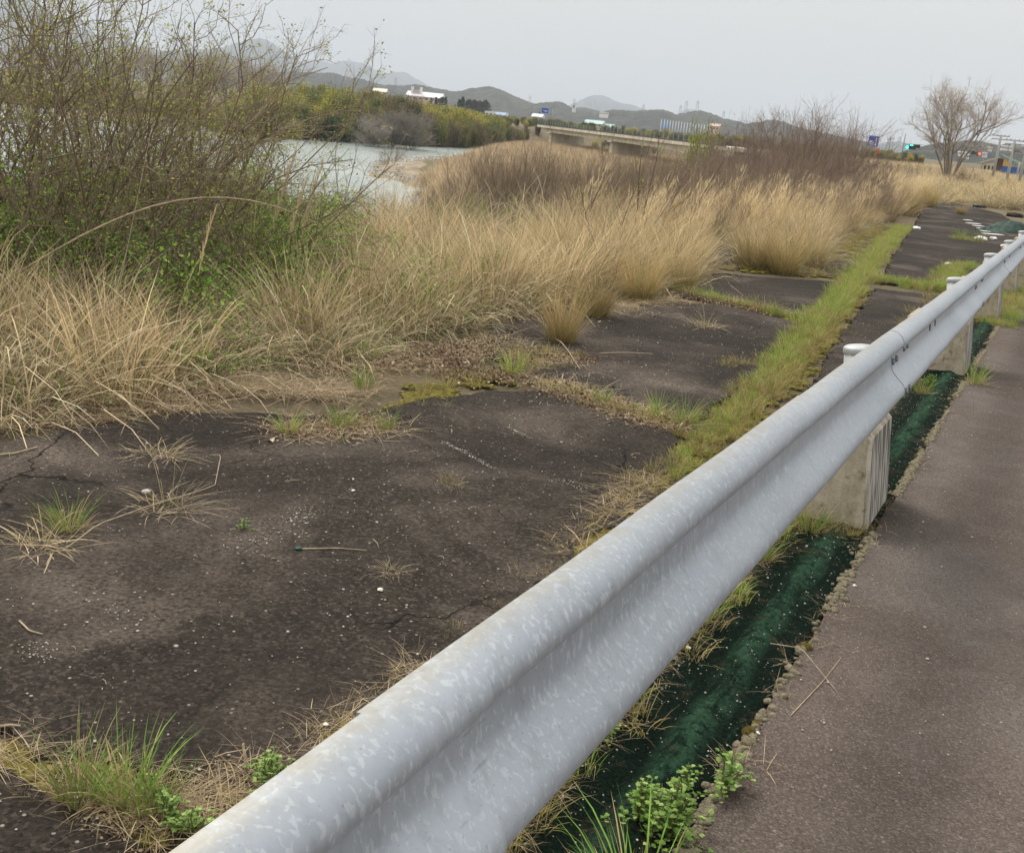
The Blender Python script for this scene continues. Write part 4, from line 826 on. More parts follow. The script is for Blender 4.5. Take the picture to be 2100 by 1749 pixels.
# more bushes on the land behind the grove and beyond the bridge
X, Y = [], []
for px, y, d_ in [(x, 0, RNG.uniform(190, 420)) for x in RNG.uniform(960, 1900, 800)]:
    p = atd(px, 300, d_); 
    X.append(p[0]); Y.append(p[1])
X, Y = np.array(X), np.array(Y); k = (sdf(X, Y, TERR) < -3); tt_ = (X-P1[0])*DV[0]+(Y-P1[1])*DV[1]; oo = (X-P1[0])*NV[0]+(Y-P1[1])*NV[1]; k &= ~((oo > -14) & (oo < 20)); X, Y = X[k], Y[k]; n = len(X)
scatter('plain_bushes', pz(X, Y, -.2), rz(n), sc3(n, .25, .42, .2)*np.array([1.5, 1.5, 1]), RNG.integers(1, 6, n), bam, 'mixed bushes on the plain around the bridge', 'bushes')

# ------------------------------------------------------------------ individual plants: the near thicket
TK = [(-70, 640, 1.08, 'bare budding bush cut off by the left edge of the view'), (20, 655, 1.0, 'leftmost full bush of the near thicket with criss-crossing twigs'), (95, 600, 1.12, 'tall twiggy bush second from the left in the near thicket'), (175, 585, 1.15, 'tall dark stemmed bush with yellow buds left of the bright creeper'),
      (215, 650, .92, 'mid height bush above the greenest creeper leaves'), (300, 575, 1.12, 'tall bush in the middle of the near thicket'), (350, 600, .92, 'bush right of centre in the thicket with upright stems'), (415, 570, .86, 'right hand tall bush whose twigs lean over the river'),
      (480, 560, .60, 'shorter bush at the right end of the near thicket'), (130, 525, 1.25, 'tall bush behind the left part of the thicket'), (250, 520, 1.15, 'tall bush at the back of the thicket before the far gravel'), (-20, 540, 1.2, 'tall bush at the back by the left edge')]
for i, (px, py, s, lb) in enumerate(TK): place_shrub(BUSH[i % 4], px, py, s, 'bush', lb, 'budding bushes of the left thicket', zs=.98)
place_shrub(SAPL[0], 570, 520, .95, 'sapling', 'thin leafy sapling standing against the river right of the thicket', 'thin saplings by the bank', cat='sapling'); place_shrub(BUSH[2], 552, 545, .45, 'bush', 'small leafy bush at the river edge behind the pale grass plumes')
place_shrub(SAPL[1], 705, 455, .85, 'sapling', 'small bare sapling in front of the open water', 'thin saplings by the bank', cat='sapling')
TG = [(-30, 720, .9, 'grey tangle of dead twigs at the far left behind the grass'), (60, 680, 1.0, 'grey brown twig tangle below the leftmost bushes'), (150, 660, .85, 'twig tangle left of the bright creeper'), (280, 660, .8, 'low tangle of stems under the middle bushes'), (420, 640, .85, 'low brush tangle under the right hand bushes'), (560, 600, .75, 'brush tangle at the right end of the thicket')]
for i, (px, py, s, lb) in enumerate(TG): place_shrub(TANG[i % 3], px, py, s, 'brush_tangle', lb, 'dead brush at the foot of the thicket', cat='brush')
for i, (px, py, s, lb) in enumerate([(1092, 470, 1.25, 'forked bare sapling rising in front of the bridge end'), (1035, 460, .85, 'leggy bare sapling left of the forked one'), (1190, 500, 1.1, 'bare sapling below the far bridge rail'), (1245, 540, 1.15, 'crooked bare sapling in front of the bridge pier'), (1310, 520, 1.2, 'pale bent sapling with a few yellow leaves'), (1400, 510, 1.15, 'bare sapling between bridge and thicket'), (1130, 440, .9, 'thin bare sapling behind the forked one')]):
    place_shrub(SAPL[i % 3], px, py, s, 'sapling', lb, 'bare saplings on the bank before the bridge', cat='sapling')
for i, (px, py, s, lb) in enumerate([(1040, 440, 1.0, 'brown bramble bush left of the forked sapling'), (1140, 430, 1.15, 'brown bramble bush beneath the bridge end'), (1230, 440, 1.2, 'reddish brown bramble below the bridge'), (1300, 450, 1.15, 'bramble bush below the bridge pier'), (1370, 440, 1.2, 'bramble bush left of the big thicket'), (1440, 450, 1.2, 'bramble bush at the left foot of the big thicket'), (1180, 520, .9, 'low bramble in the dry grass'), (1340, 520, .95, 'low bramble behind the lot corner grass')]):
    place_shrub(BRAM[i % 4], px, py, s, 'bramble_bush', lb, 'bare bramble bushes on the bank', cat='bramble')
TH_ = [(31, 1455, .62, 'low left shoulder of the bare brown thicket'), (33, 1495, .80, 'bare brown shrub next to the left shoulder of the thicket'), (36, 1530, .98, 'bare brown shrub left of the thicket summit'), (35, 1575, 1.05, 'bare shrub with pale arching stems in mid thicket'), (37, 1615, 1.22, 'bare shrub just left of the thicket summit'), (38, 1650, 1.32, 'tallest bare shrub of the big thicket'), (38, 1685, 1.25, 'dense reddish bare shrub right of the thicket summit'), (37, 1720, 1.05, 'bare shrub on the right shoulder of the thicket'), (36, 1750, .80, 'bare shrub sloping down towards the blue sign'), (44, 1540, 1.15, 'bare shrub at the back left of the big thicket'), (45, 1600, 1.35, 'bare shrub at the back of the big thicket'), (46, 1665, 1.5, 'high bare shrub behind the thicket summit'), (46, 1715, 1.25, 'bare shrub behind the right half of the thicket'), (30, 1540, .7, 'low shrub at the front left of the thicket'), (30, 1600, .75, 'low shrub at the front middle of the thicket'), (31, 1670, .8, 'low shrub at the front right of the thicket')]
for i, (d_, px, s, lb) in enumerate(TH_):
    p = atd(px, 350, d_); place_shrub(THICK[i % 3], 0, 0, s, 'thicket_shrub', lb, 'bare brown shrubs of the big thicket', pos=p, cat='shrub', zs=1.14)
for (d_, px, s, lb) in [(60, 1425, .62, 'bright green bamboo clump left of the brown thicket'), (62, 1455, .50, 'small green bamboo clump against the thicket')]:
    p = atd(px, 320, d_); z = float(ground_h(np.array([p[0]]), np.array([p[1]]))[0]); o = tag(link('bamboo_clump', bam[1], None, None, (p[0], p[1], z)), lb, 'bamboo'); o.scale = (s*.7, s*.7, max(.4, (-.2-z+2.2)/6))
# bare tree on the right
r = np.random.default_rng(79); paths, cols = [], []
def branch(p, d, ln, rad_, lev):
    n = 7 if lev == 0 else 5; pts = [p]; dd = d/np.linalg.norm(d)
    for i in range(n): dd = dd+r.normal(0, .10+.04*lev, 3)+np.array([0, 0, .07]); dd /= np.linalg.norm(dd); p = p+dd*ln/n; pts.append(p)
    pts = np.array(pts); paths.append((pts, np.linspace(rad_, rad_*.5, n+1))); c = np.array((.24, .20, .15))*(1-lev/4)+np.array((.54, .48, .43))*(lev/4); cols.append(c*r.normal(1, .1))
    if lev < 4:
        for k in range([6, 5, 5, 3][lev]):
            q = r.uniform(.28, 1)*n; i = min(int(q), n-1); b = pts[i]+(pts[i+1]-pts[i])*(q-i); s = r.normal(0, 1, 3); s -= s@dd*dd; s /= np.linalg.norm(s); nd = dd*.8+s*.78; nd[2] = abs(nd[2])*.5+nd[2]*.5+.05; branch(b, nd, ln*r.uniform(.42, .66), rad_*.5, lev+1)
for a, th in ((3.1, .52), (3.3, .36), (2.8, .20), (1.6, .05), (.5, .14), (.1, .32), (0, .52), (4.6, .12)): branch(np.array([.16*math.cos(a), .14*math.sin(a), -.1]), np.array([math.sin(th)*math.cos(a), math.sin(th)*math.sin(a)*.6, math.cos(th)]), 4.1, .085, 0)
p = at(1942, 371); bt = tag(empty('bare_tree', (p[0], p[1], p[2]-.05)), 'bare many stemmed tree at the end of the lot before the wooded hill', 'tree'); bt.scale = (1.12, 1.12, 1.28); print('tree at', p, len(paths))
V, F, T = tubes(paths[:1], 5, cols[:1])
big = [i for i, q in enumerate(paths) if q[1][0] > .05]; sm = [i for i, q in enumerate(paths) if q[1][0] <= .05]
V, F, T = tubes([paths[i] for i in big], 5, [cols[i] for i in big]); link('trunk', proto('trunk', V, F, T, M_BARK), None, bt)
V, F, T = tubes([(paths[i][0], np.maximum(paths[i][1], .0055)) for i in sm], 3, [cols[i] for i in sm]); TV_, TF_, TT_ = V, F, T; link('crown', proto('crown', V, F, T, M_BARK), None, bt)
TREE_C = bt
# bare trees on the far bank (left), grey willow in the bamboo
CR, TRK = bt.children[1].data, bt.children[0].data
for px, d_, s, lb in [(150, 236, 1.5, 'bare far bank tree left of the near thicket stems'), (240, 232, 1.65, 'bare far bank tree seen through the middle of the thicket'), (330, 230, 1.7, 'bare far bank tree with brown crown behind the thicket'), (410, 226, 1.7, 'broad bare tree at the left of the far bank clump'), (470, 222, 1.75, 'tall bare tree on the far bank above the bamboo'), (520, 218, 1.6, 'bare tree at the right of the far bank clump'), (552, 216, 1.25, 'smaller bare tree ending the far bank clump'), (60, 240, 1.5, 'bare far bank tree near the left edge')]:
    p = atd(px, 200, d_); e = tag(empty('bare_tree', (p[0], p[1], -2.6), random.uniform(0, 6)), lb, 'tree', 'bare trees on the far bank'); e.scale = (s, s, s*.92)
    link('trunk', TRK, None, e); link('crown', CR, None, e)
CRW = proto('crown', TV_, TF_, np.clip(TT_*np.array([.42, .52, .36]), .01, .5), M_BARK)
for px, py, d_, s, lb in [(768, 290, 181, 1.15, 'grey bare willow overhanging the far waterline'), (840, 296, 184, 1.4, 'broad grey willow in the middle of the far bank'), (800, 290, 186, 1.35, 'grey willow behind the overhanging one')]:
    p = atd(px, py, d_); z = float(ground_h(np.array([p[0]]), np.array([p[1]]))[0]); e = tag(empty('willow', (p[0], p[1], z), random.uniform(0, 6)), lb, 'tree', 'grey willows on the far bank'); e.scale = (s*1.2, s*1.2, s*.85); link('trunk', TRK, None, e); link('crown', CRW, None, e)
p = atz(801, 330, WZ+.6); e = place_shrub(THICK[0], 0, 0, .95, 'shrub', 'round brown shrub alone on the gravel bar', pos=p); e.location.z = WZ+.55
p = atz(786, 338, WZ+.6); e = place_shrub(THICK[1], 0, 0, .5, 'shrub', 'small dark shrub left of the round one on the gravel bar', pos=p); e.location.z = WZ+.5
for px, d_, s, lb in [(1805, 120, .75, 'bushy shrub under the blue road sign'), (1775, 90, .8, 'low bare shrub right of the big thicket'), (1835, 95, .55, 'olive shrub in front of the traffic signals'), (1880, 90, .8, 'bare scrub left of the bare tree'), (1965, 88, .9, 'dark brush heap right of the bare tree trunk'), (1990, 90, .7, 'brown brush right of the tree foot')]:
    p = atd(px, 350, d_); place_shrub(THICK[int(px) % 3], 0, 0, s*1.2, 'shrub', lb, 'shrubs at the far end of the lot', pos=p, zs=.8)

# ------------------------------------------------------------------ tufts, weeds and small things on the ground
def tuft(px, py, me_list, s, name, label, cat, dz=.03, group=None, rot=None, zs=1):
    p = at(px, py, .02); o = link(name, me_list[0], None, None, (p[0], p[1], float(hplat(p[0], p[1]))+dz)); o.rotation_euler.z = random.uniform(0, 6.28) if rot is None else rot; o.scale = (s, s, s*zs); tag(o, label, cat, group)
    return o
r = np.random.default_rng(400)
bigc = [proto('grass_clump', *join([blades(560, (.18, .62), .0044, .14, .30, .65, 4, (.20, .17, .06), (.58, .43, .22), alt=(.30, .30, .10), altf=.12, wind=(.06, 0), rng=np.random.default_rng(401+i)), blades(120, (.15, .4), .004, .15, .55, .8, 3, (.16, .14, .05), (.42, .34, .16), rng=r)]), M_BLADE) for i in range(2)]
for i, (px, py, s, lb) in enumerate([(1150, 702, .93, 'upright dry grass clump standing alone at the corner of the dark slab'), (1215, 650, .95, 'dry grass clump just behind the lone upright one'), (1310, 612, 1.05, 'dry grass clump on the rear edge of the second slab'), (1395, 592, .9, 'dry grass clump at the left end of the third slab'), (1545, 552, 1.25, 'bushy dry clump at the left corner of the golden patch'), (1605, 560, 1.35, 'broad dry clump at the front of the golden patch'), (1660, 550, 1.1, 'dry clump at the right of the golden patch front'), (1868, 438, 1.9, 'golden clump leaning over the end of the green strip'), (1905, 425, 1.7, 'last golden clump before the open asphalt')]):
    gc = tuft(px, py, [bigc[i % 2]], s, 'grass_clump', lb, 'grass clump', .0, 'separate dry grass clumps'); gc.scale = (s*(.68 if i == 0 else .85), s*(.68 if i == 0 else .85), s*1.08)
gt = [proto('grass_tuft', *join([blades(70, (.10, .24), .0042, .05, .30, .6, 4, (.30, .33, .09), (.16, .33, .05), alt=(.48, .42, .18), altf=.2, rng=np.random.default_rng(420+i)), blades(90, (.05, .16), .0035, .08, .9, .6, 3, (.40, .31, .15), (.52, .41, .22), rng=np.random.default_rng(425+i))]), M_BLADE) for i in range(3)]
drt = [proto('dry_tuft', *join([blades(90, (.08, .26), .0034, .10, 0, .5, 4, (.34, .26, .14), (.58, .47, .31), lie=1.15, rng=np.random.default_rng(430+i)), blades(16, (.10, .22), .003, .04, .5, .9, 4, (.3, .27, .12), (.52, .44, .26), rng=np.random.default_rng(435+i))]), M_BLADE) for i in range(3)]
for i, (px, py, kind, s, lb, ct) in enumerate([
    (165, 1640, gt, .85, 'green grass tuft with long blades in the lower left joint', 'grass tuft'), (262, 1650, gt, .85, 'second green tuft right of the long bladed one', 'grass tuft'), (318, 1668, gt, .65, 'small green tuft beside the leafy weed in the lower left', 'grass tuft'),
    (140, 1092, gt, .75, 'small olive tuft on the left slab with dead stems round it', 'grass tuft'), (345, 1045, drt, 1.0, 'flattened straw coloured tuft with curling stems on the left slab', 'grass tuft'), (330, 940, drt, .9, 'pile of pale dead stems behind the flattened tuft', 'straw pile'), (85, 1125, drt, .9, 'straw spread left of the olive tuft', 'straw pile'),
    (935, 1004, drt, .35, 'tiny brown tuft alone in the middle of the big slab', 'grass tuft'), (800, 1178, drt, .42, 'small straw spray below the white pebble', 'straw pile'), (1135, 1140, drt, .35, 'brownish moss tuft near the rail in mid slab', 'grass tuft'), (1445, 672, drt, 1.2, 'round heap of bleached straw on the second slab', 'straw pile'),
    (745, 800, gt, .8, 'thin green tuft at the back edge of the big slab', 'grass tuft'), (590, 892, gt, .7, 'mossy yellow tuft at the left end of the weedy island', 'grass tuft'), (700, 880, gt, .7, 'grass tuft in the middle of the weedy island', 'grass tuft'), (790, 885, gt, .6, 'grass tuft at the right end of the weedy island', 'grass tuft'),
    (1050, 770, gt, 1.0, 'olive grass tuft left of the cross joint', 'grass tuft'), (1235, 830, gt, .6, 'green tuft in the cross joint', 'grass tuft'), (1350, 858, gt, .8, 'tall thin green tuft near the joint crossing', 'grass tuft'), (1405, 872, gt, .9, 'upright green tuft at the joint crossing', 'grass tuft'), (1300, 1010, drt, .5, 'straw tuft poking out behind the rail', 'grass tuft'), (1385, 985, gt, .5, 'single green blade tuft behind the rail', 'grass tuft'),
    (1660, 1092, gt, .7, 'green tuft at the left foot of the nearest concrete block', 'grass tuft'), (1562, 1150, gt, .55, 'bright green blades just under the rail edge', 'grass tuft'), (2000, 790, gt, 1.0, 'green tuft at the foot of the second concrete block', 'grass tuft'), (1890, 810, gt, .7, 'pale green tuft between the first two blocks', 'grass tuft'), (1300, 1890, gt, 1.1, 'broad bladed green grass at the bottom of the view', 'grass tuft'), (1560, 775, drt, .7, 'mossy straw patch on the right of the second slab', 'straw pile'), (1970, 440, bigc, .8, 'small dry clump on the far asphalt', 'grass tuft'), (1968, 492, gt, 1.6, 'green tuft on the far asphalt before the white litter', 'grass tuft'), (2005, 497, gt, 1.6, 'green tuft just left of the far posts', 'grass tuft')]):
    tuft(px, py, [kind[i % len(kind)]], s, 'grass_tuft' if 'tuft' in ct else 'straw_pile', lb, ct, .025)
# leafy weeds: branching stems with lobed leaves
def weed_mesh(seed, nst, h, spread, ls, cols):
    r = np.random.default_rng(seed); paths, cc, LV = [], [], []
    for k in range(nst):
        a = r.uniform(0, 6.28); th = abs(r.normal(0, spread)); l_ = h*r.uniform(.6, 1.1); n = 6; u = np.linspace(0, 1, n)
        p = np.stack([math.cos(a)*math.sin(th)*l_*u, math.sin(a)*math.sin(th)*l_*u, l_*math.cos(th)*u-.25*l_*u*u*math.sin(th)+.005], 1)+r.normal(0, .003, (n, 3)); paths.append((p, .0016)); cc.append(np.array((.20, .24, .08)))
        for j in range(7):
            f = r.uniform(.35, 1)*(n-1); m = min(int(f), n-2); c = p[m]+(p[m+1]-p[m])*(f-m); d = r.normal(0, 1, 3); d[2] = abs(d[2])*.3; d /= np.linalg.norm(d); side = np.cross(d, [0, 0, 1]); side /= np.linalg.norm(side)+1e-6; c2 = c+d*ls*.9; paths.append((np.array([c, c2]), .001)); cc.append(np.array((.2, .26, .08)))
            nrm = np.cross(side, d); col = np.array(cols[r.integers(0, len(cols))])*r.normal(1, .12)
            for ang in (-1.1, -.45, .0, .45, 1.1):             # five lobes fanning from the leaf stalk
                dd = d*math.cos(ang)+side*math.sin(ang); ee = -d*math.sin(ang)+side*math.cos(ang); s = ls*(1.0-.25*abs(ang))*r.uniform(.8, 1.1)
                LV.append(([c2, c2+dd*s*.55-ee*s*.26+nrm*s*.08, c2+dd*s*.85-ee*s*.12, c2+dd*s, c2+dd*s*.85+ee*s*.12, c2+dd*s*.55+ee*s*.26+nrm*s*.08], col))
    V, F, T = tubes(paths, 3, cc); F = np.concatenate([F[:, [0, 1, 2]], F[:, [0, 2, 3]]]); lv = np.concatenate([np.array(a) for a, c in LV]); b = np.arange(len(LV))*6; lf = np.concatenate([np.stack([b, b+i, b+i+1], 1) for i in (1, 2, 3, 4)]); lt = np.repeat(np.array([c for a, c in LV]), 6, 0)
    return join([(V, F, T), (lv, lf, np.clip(lt, .01, .9))])
WG = [(.28, .46, .10), (.38, .56, .14), (.20, .36, .08), (.46, .60, .20)]
weeds = [proto('leafy_weed', *weed_mesh(500+i, 46, .13, .7, .012, WG), M_LEAF) for i in range(2)]; weeds2 = [proto('leafy_weed', *weed_mesh(510+i, 14, .10, .9, .011, WG), M_LEAF) for i in range(2)]
for i, (px, py, kind, s, lb) in enumerate([(1372, 1720, weeds, 1.0, 'dense leafy green weed at the bottom edge beside the footpath'), (1310, 1690, weeds, .8, 'leafy weed left of the dense one on the mat'), (1485, 1625, weeds2, 1.1, 'small leafy weed at the footpath edge'), (1400, 1630, weeds2, .8, 'thin sprig of leaves on the green mat'), (345, 1690, weeds2, .8, 'pale grey green weed below the grass tufts at lower left'), (310, 1640, weeds2, .6, 'grey green weed right of the grass tufts'), (395, 1715, weeds2, .7, 'pale weed nearest to the rail end'), (540, 1610, weeds2, .8, 'tiny weed in the moss beside the rail'), (560, 1600, weeds2, .7, 'little green weed left of the rail seam'), (1247, 1510, weeds2, .6, 'tiny bright sprig just under the rail'), (700, 905, weeds2, .3, 'tiny sprig below the weedy island'), (760, 742, creeper, .35, 'bright green seedling patch behind the big slab'), (430, 775, creeper, .8, 'green fern like patch at the grass edge'), (500, 1090, weeds2, .5, 'thin trailing weed on the open slab'), (1905, 795, weeds, .7, 'bluish weed left of the second block')]):
    tuft(px, py, [kind[i % len(kind)]], s, 'leafy_weed', lb, 'weed', .02)
M_TWIG = mat('dead_twig', (.50, .40, .27), .85, var=.4, scale=40); M_PALE = mat('pale_stalk', (.72, .62, .40), .8, var=.2, scale=30)
def gpt(px, py, dz=.03): p = at(px, py, dz); return np.array([p[0], p[1], float(hplat(p[0], p[1]))+dz])
def rod(name, pxs, r, m, label, cat, dzs=None, seg=6):
    P = np.array([gpt(a, b) for a, b in pxs]); u = np.linspace(0, len(P)-1, max(8, len(P)*4)); Q = np.stack([np.interp(u, np.arange(len(P)), P[:, k]) for k in range(3)], 1)
    if dzs is not None: Q[:, 2] += np.interp(u, np.arange(len(P)), dzs)
    Q[:, 2] += r; o = tube(name, m, None, Q, np.linspace(r, r*.6, len(Q)), seg); return tag(o, label, cat)
p = gpt(500, 1612, 0); tag(tube('twig', M_TWIG, None, [p, p+np.array([.002, .004, .05]), p+np.array([-.006, .006, .10])], [.0036, .003, .0026], 6), 'short upright dead stem at the slab edge by the rail', 'twig')
rod('bent_stalk', [(272, 800), (300, 796), (330, 785), (355, 782), (358, 792), (345, 796)], .010, M_PALE, 'thick pale bent stalk at the edge of the dry grass', 'stalk', [.0, .02, .04, .04, .02, 0])
rod('twig', [(0, 1492), (22, 1491), (42, 1491)], .0035, M_TWIG, 'short brown stick at the left edge of the view', 'twig')
rod('twig', [(-10, 936), (30, 932), (55, 925), (78, 918)], .004, M_TWIG, 'grey twig lying at the left edge of the slab', 'twig')
rod('twig', [(1230, 726), (1280, 724), (1340, 727)], .004, M_TWIG, 'long thin stem lying across the second slab', 'twig')
rod('twig', [(1135, 700), (1150, 715), (1165, 735), (1190, 760)], .004, M_TWIG, 'pale curved twig before the lone grass clump', 'twig', [.02, .04, .04, 0])
rod('dry_stem', [(130, 1130), (200, 1095), (300, 1052), (440, 1025), (452, 985), (430, 975)], .0022, M_TWIG, 'long curling dry stem trailing across the left slab', 'stem', [0, .03, .02, .05, .10, .08])
rod('dry_stem', [(40, 1275), (60, 1295), (88, 1303)], .003, M_TWIG, 'short bleached stem at the lower left', 'stem')
rod('dry_stem', [(1580, 1320), (1640, 1350), (1720, 1425)], .0016, M_TWIG, 'thin curved stem crossing from mat to footpath', 'stem', [0, .03, 0])
rod('dry_stem', [(620, 1128), (690, 1126), (752, 1130)], .0024, M_TWIG, 'pair of pale stems beside the green scrap', 'stem')
rod('dry_stem', [(1620, 1470), (1690, 1395), (1725, 1350)], .0016, M_TWIG, 'wiry stem lying on the footpath edge', 'stem')
# arching cane in front of the thicket and pale plumes
for (px, py, hgt_, dx, rr, lb) in [(20, 700, 1.15, 1.7, .006, 'long pale cane arching right across the dark thicket'), (215, 735, 1.25, .3, .003, 'thin straight straw stem rising in front of the thicket')]:
    p = gpt(px, py); u = np.linspace(0, 1, 14); Q = np.stack([p[0]+dx*u, p[1]+.1*u, p[2]+hgt_*np.sin(u*1.75)*(1 if dx > 1 else 1)], 1)
    if dx < 1: Q[:, 2] = p[2]+hgt_*u; Q[:, 0] = p[0]+.22*u
    else: Q[:, 2] = p[2]+.35+.55*np.sin(u*2.2)
    tag(tube('cane', M_TWIG, None, Q, np.linspace(rr, rr*.4, 14), 5), lb, 'cane')
rpl = np.random.default_rng(600); sv, sf, st_ = tubes([(np.stack([.16*np.linspace(0, 1, 9)**2, 0*np.linspace(0, 1, 9), .8*np.linspace(0, 1, 9)], 1), np.linspace(.003, .0015, 9))], 3, [np.array((.60, .47, .27))]); sf = np.concatenate([sf[:, [0, 1, 2]], sf[:, [0, 2, 3]]]); prt = [(sv, sf, st_)]
for q in range(34):
    u = rpl.uniform(.48, 1); bl_ = blades(2, (.05, .11), .0045, .003, .12, .3, 3, (.66, .52, .31), (.80, .66, .43), wind=(.25, 0), rng=rpl); prt.append((bl_[0]+np.array([.16*u*u, 0, .8*u]), bl_[1], bl_[2]))
plm = proto('pale_plume', *join(prt), M_BLADE)
for px, py, s, lb in [(545, 640, 1.30, 'leftmost pale feathery grass plume against the river'), (578, 645, 1.12, 'middle pale grass plume, slightly shorter'), (604, 640, 1.25, 'rightmost pale plume leaning right over the grass'), (690, 600, .8, 'short pale plume right of the tall three'), (398, 700, .9, 'slim pale plume before the thicket')]:
    o = tuft(px, py, [plm], s, 'grass_plume', lb, 'grass plume', .1, rot=0); o.scale = (s*.8, s*.8, s)
# white litter, pebbles, scraps
def chunk(px, py, s, m, name, label, cat, flat=.5, dz=.03, sub=2, jit=.14):
    r = np.random.default_rng(int(px*3+py)); bm = bmesh.new(); bmesh.ops.create_icosphere(bm, subdivisions=sub, radius=s)
    for v in bm.verts: v.co *= 1+r.normal(0, jit); v.co.z *= flat
    me = bpy.data.meshes.new(name); bm.to_mesh(me); bm.free(); p = gpt(px, py, dz); o = link(name, me, m, None, (p[0], p[1], p[2]+s*flat*.6)); o.rotation_euler.z = r.uniform(0, 6); return tag(o, label, cat)
M_CHALK = mat('white_stone', (.78, .74, .66), .85); M_MOSSD = mat('moss_brown', (.20, .15, .02), .95, col2=(.10, .07, .015), scale=80, bump=1, bscale=300)
chunk(780, 1211, .009, M_CHALK, 'pebble', 'single white pebble in the middle of the big slab', 'pebble')
chunk(724, 1006, .008, M_CHALK, 'pebble', 'white chip on a scuffed spot of the big slab', 'pebble', .3); chunk(668, 1488, .006, M_CHALK, 'pebble', 'small pale chip near the rail on the big slab', 'pebble')
chunk(1411, 1330, .008, M_CHALK, 'pebble', 'white pebble in the straw under the rail', 'pebble'); chunk(1752, 1201, .006, M_CHALK, 'pebble', 'white chip on the footpath below the nearest block', 'pebble'); chunk(1552, 1505, .007, M_CHALK, 'pebble', 'white chip beside the moss balls', 'pebble')
for px, py, s, lb in [(1535, 1510, .020, 'largest brown moss ball at the mat edge'), (1520, 1537, .015, 'lower moss ball of the row at the mat edge'), (1551, 1490, .014, 'moss ball above the largest one'), (1498, 1560, .015, 'lowest moss ball by the footpath'), (1650, 1335, .022, 'big olive moss ball midway along the mat edge')]: chunk(px, py, s, M_MOSSD, 'moss_ball', lb, 'moss', .8, .02, 2, .06)
r5 = np.random.default_rng(9)
for px, py, s, lb in [(1514, 1585, .045, 'pinkish dead leaf on the footpath edge'), (1500, 1570, .03, 'small dead leaf behind the pinkish one'), (556, 905, .05, 'round pale dead leaf at the corner of the weedy island'), (1228, 660, .04, 'pale leaf at the slab rim'), (60, 840, .06, 'large white dead leaf at the far left grass edge'), (120, 838, .05, 'white crumpled leaf left of the bent stalk'), (205, 795, .05, 'pale crumpled leaf near the bent stalk'), (395, 795, .04, 'pale leaf right of the bent stalk'), (725, 985, .02, 'thin pale flake on the slab')]:
    n = 9; V = []; 
    for i in range(n): a = 2*math.pi*i/n; rr = s*(.55+.45*abs(math.cos(a)))*(.5+.08*r5.normal()); V.append((rr*math.cos(a), rr*math.sin(a)*.7, .25*s*math.cos(a)**2+r5.normal(0, .002)))
    V.append((0, 0, .002)); F = [(i, (i+1) % n, n) for i in range(n)]; p = gpt(px, py, .032); o = link('dead_leaf', mesh('dead_leaf', V, F, smooth=True), mat('leaf_pale', (.58, .47, .36), .8, var=.25, scale=30), None, tuple(p)); o.rotation_euler.z = r5.uniform(0, 6); tag(o, lb, 'leaf')
chunk(612, 1127, .013, mat('green_plastic', (.01, .07, .045), .6), 'mat_scrap', 'torn scrap of dark green mat on the big slab', 'scrap', .4)
M_LIT = mat('white_litter', (.85, .85, .83), .6)
for i, (px, py, w_, lb) in enumerate([(1985, 452, .25, 'first small white strip of the far row'), (1996, 459, .45, 'second white strip of the far row'), (2006, 464, .3, 'third white strip of the far row'), (2015, 469, .3, 'fourth white strip of the far row'), (2025, 475, .4, 'fifth white strip of the far row'), (2046, 477, .35, 'white strip apart on the right of the row'), (2036, 481, .6, 'long white strip nearest the rail'), (1888, 421, .5, 'faint white strip beside the last golden clump')]):
    p = gpt(px, py, .03); v, f = boxv(-w_/2, w_/2, -.10, .10, 0, .012); o = link('white_marking', mesh('white_marking', v, f), M_LIT, None, tuple(p)); o.rotation_euler.z = .25; tag(o, lb, 'marking')
for px, py, s, lb in [(2011, 494, .16, 'white plastic bag beside the far green tuft'), (2036, 491, .09, 'small white litter right of the bag'), (1880, 470, .10, 'pale grey lump at the end of the green strip'), (2058, 506, .07, 'pale scrap near the farthest visible post'), (1945, 545, .07, 'pale chip left of the moss near the second post')]: chunk(px, py, s, M_LIT, 'litter_piece', lb, 'litter', .45, .03, 2, .12)
# dark green net heap at the far right
r = np.random.default_rng(12); V, F = [], []; p = gpt(2085, 478, .02); nx, ny = 22, 9
for j in range(ny):
    for i in range(nx): u = i/(nx-1)*2-1; v_ = j/(ny-1)*2-1; V.append((u*1.5, v_*.45, max(0, (.34*(1-abs(u)**2)*(1-v_**2)+r.normal(0, .035)*(1-abs(v_))))))
for j in range(ny-1):
    for i in range(nx-1): a = j*nx+i; F.append((a, a+1, a+nx+1, a+nx))
o = link('net_heap', mesh('net_heap', V, F), mat('dark_green_net', (.015, .035, .028), .7, col2=(.05, .09, .07), scale=6), None, tuple(p)); o.rotation_euler.z = .5; tag(o, 'crumpled dark green net heaped at the right behind the farthest posts', 'net')
chunk(2080, 445, .35, mat('dark_earth', (.045, .035, .03), 1, var=.4), 'soil_heap', 'low dark heap of soil on the far mossy ground', 'soil heap', .3, 0)
chunk(2008, 426, .30, mat('black_bag', (.012, .012, .014), .5), 'dark_bag', 'flat black bag lying before the far dry grass', 'bag', .25, 0)

# ------------------------------------------------------------------ built things in the distance
def Z(px, py, d_): return atd(px, py, d_)
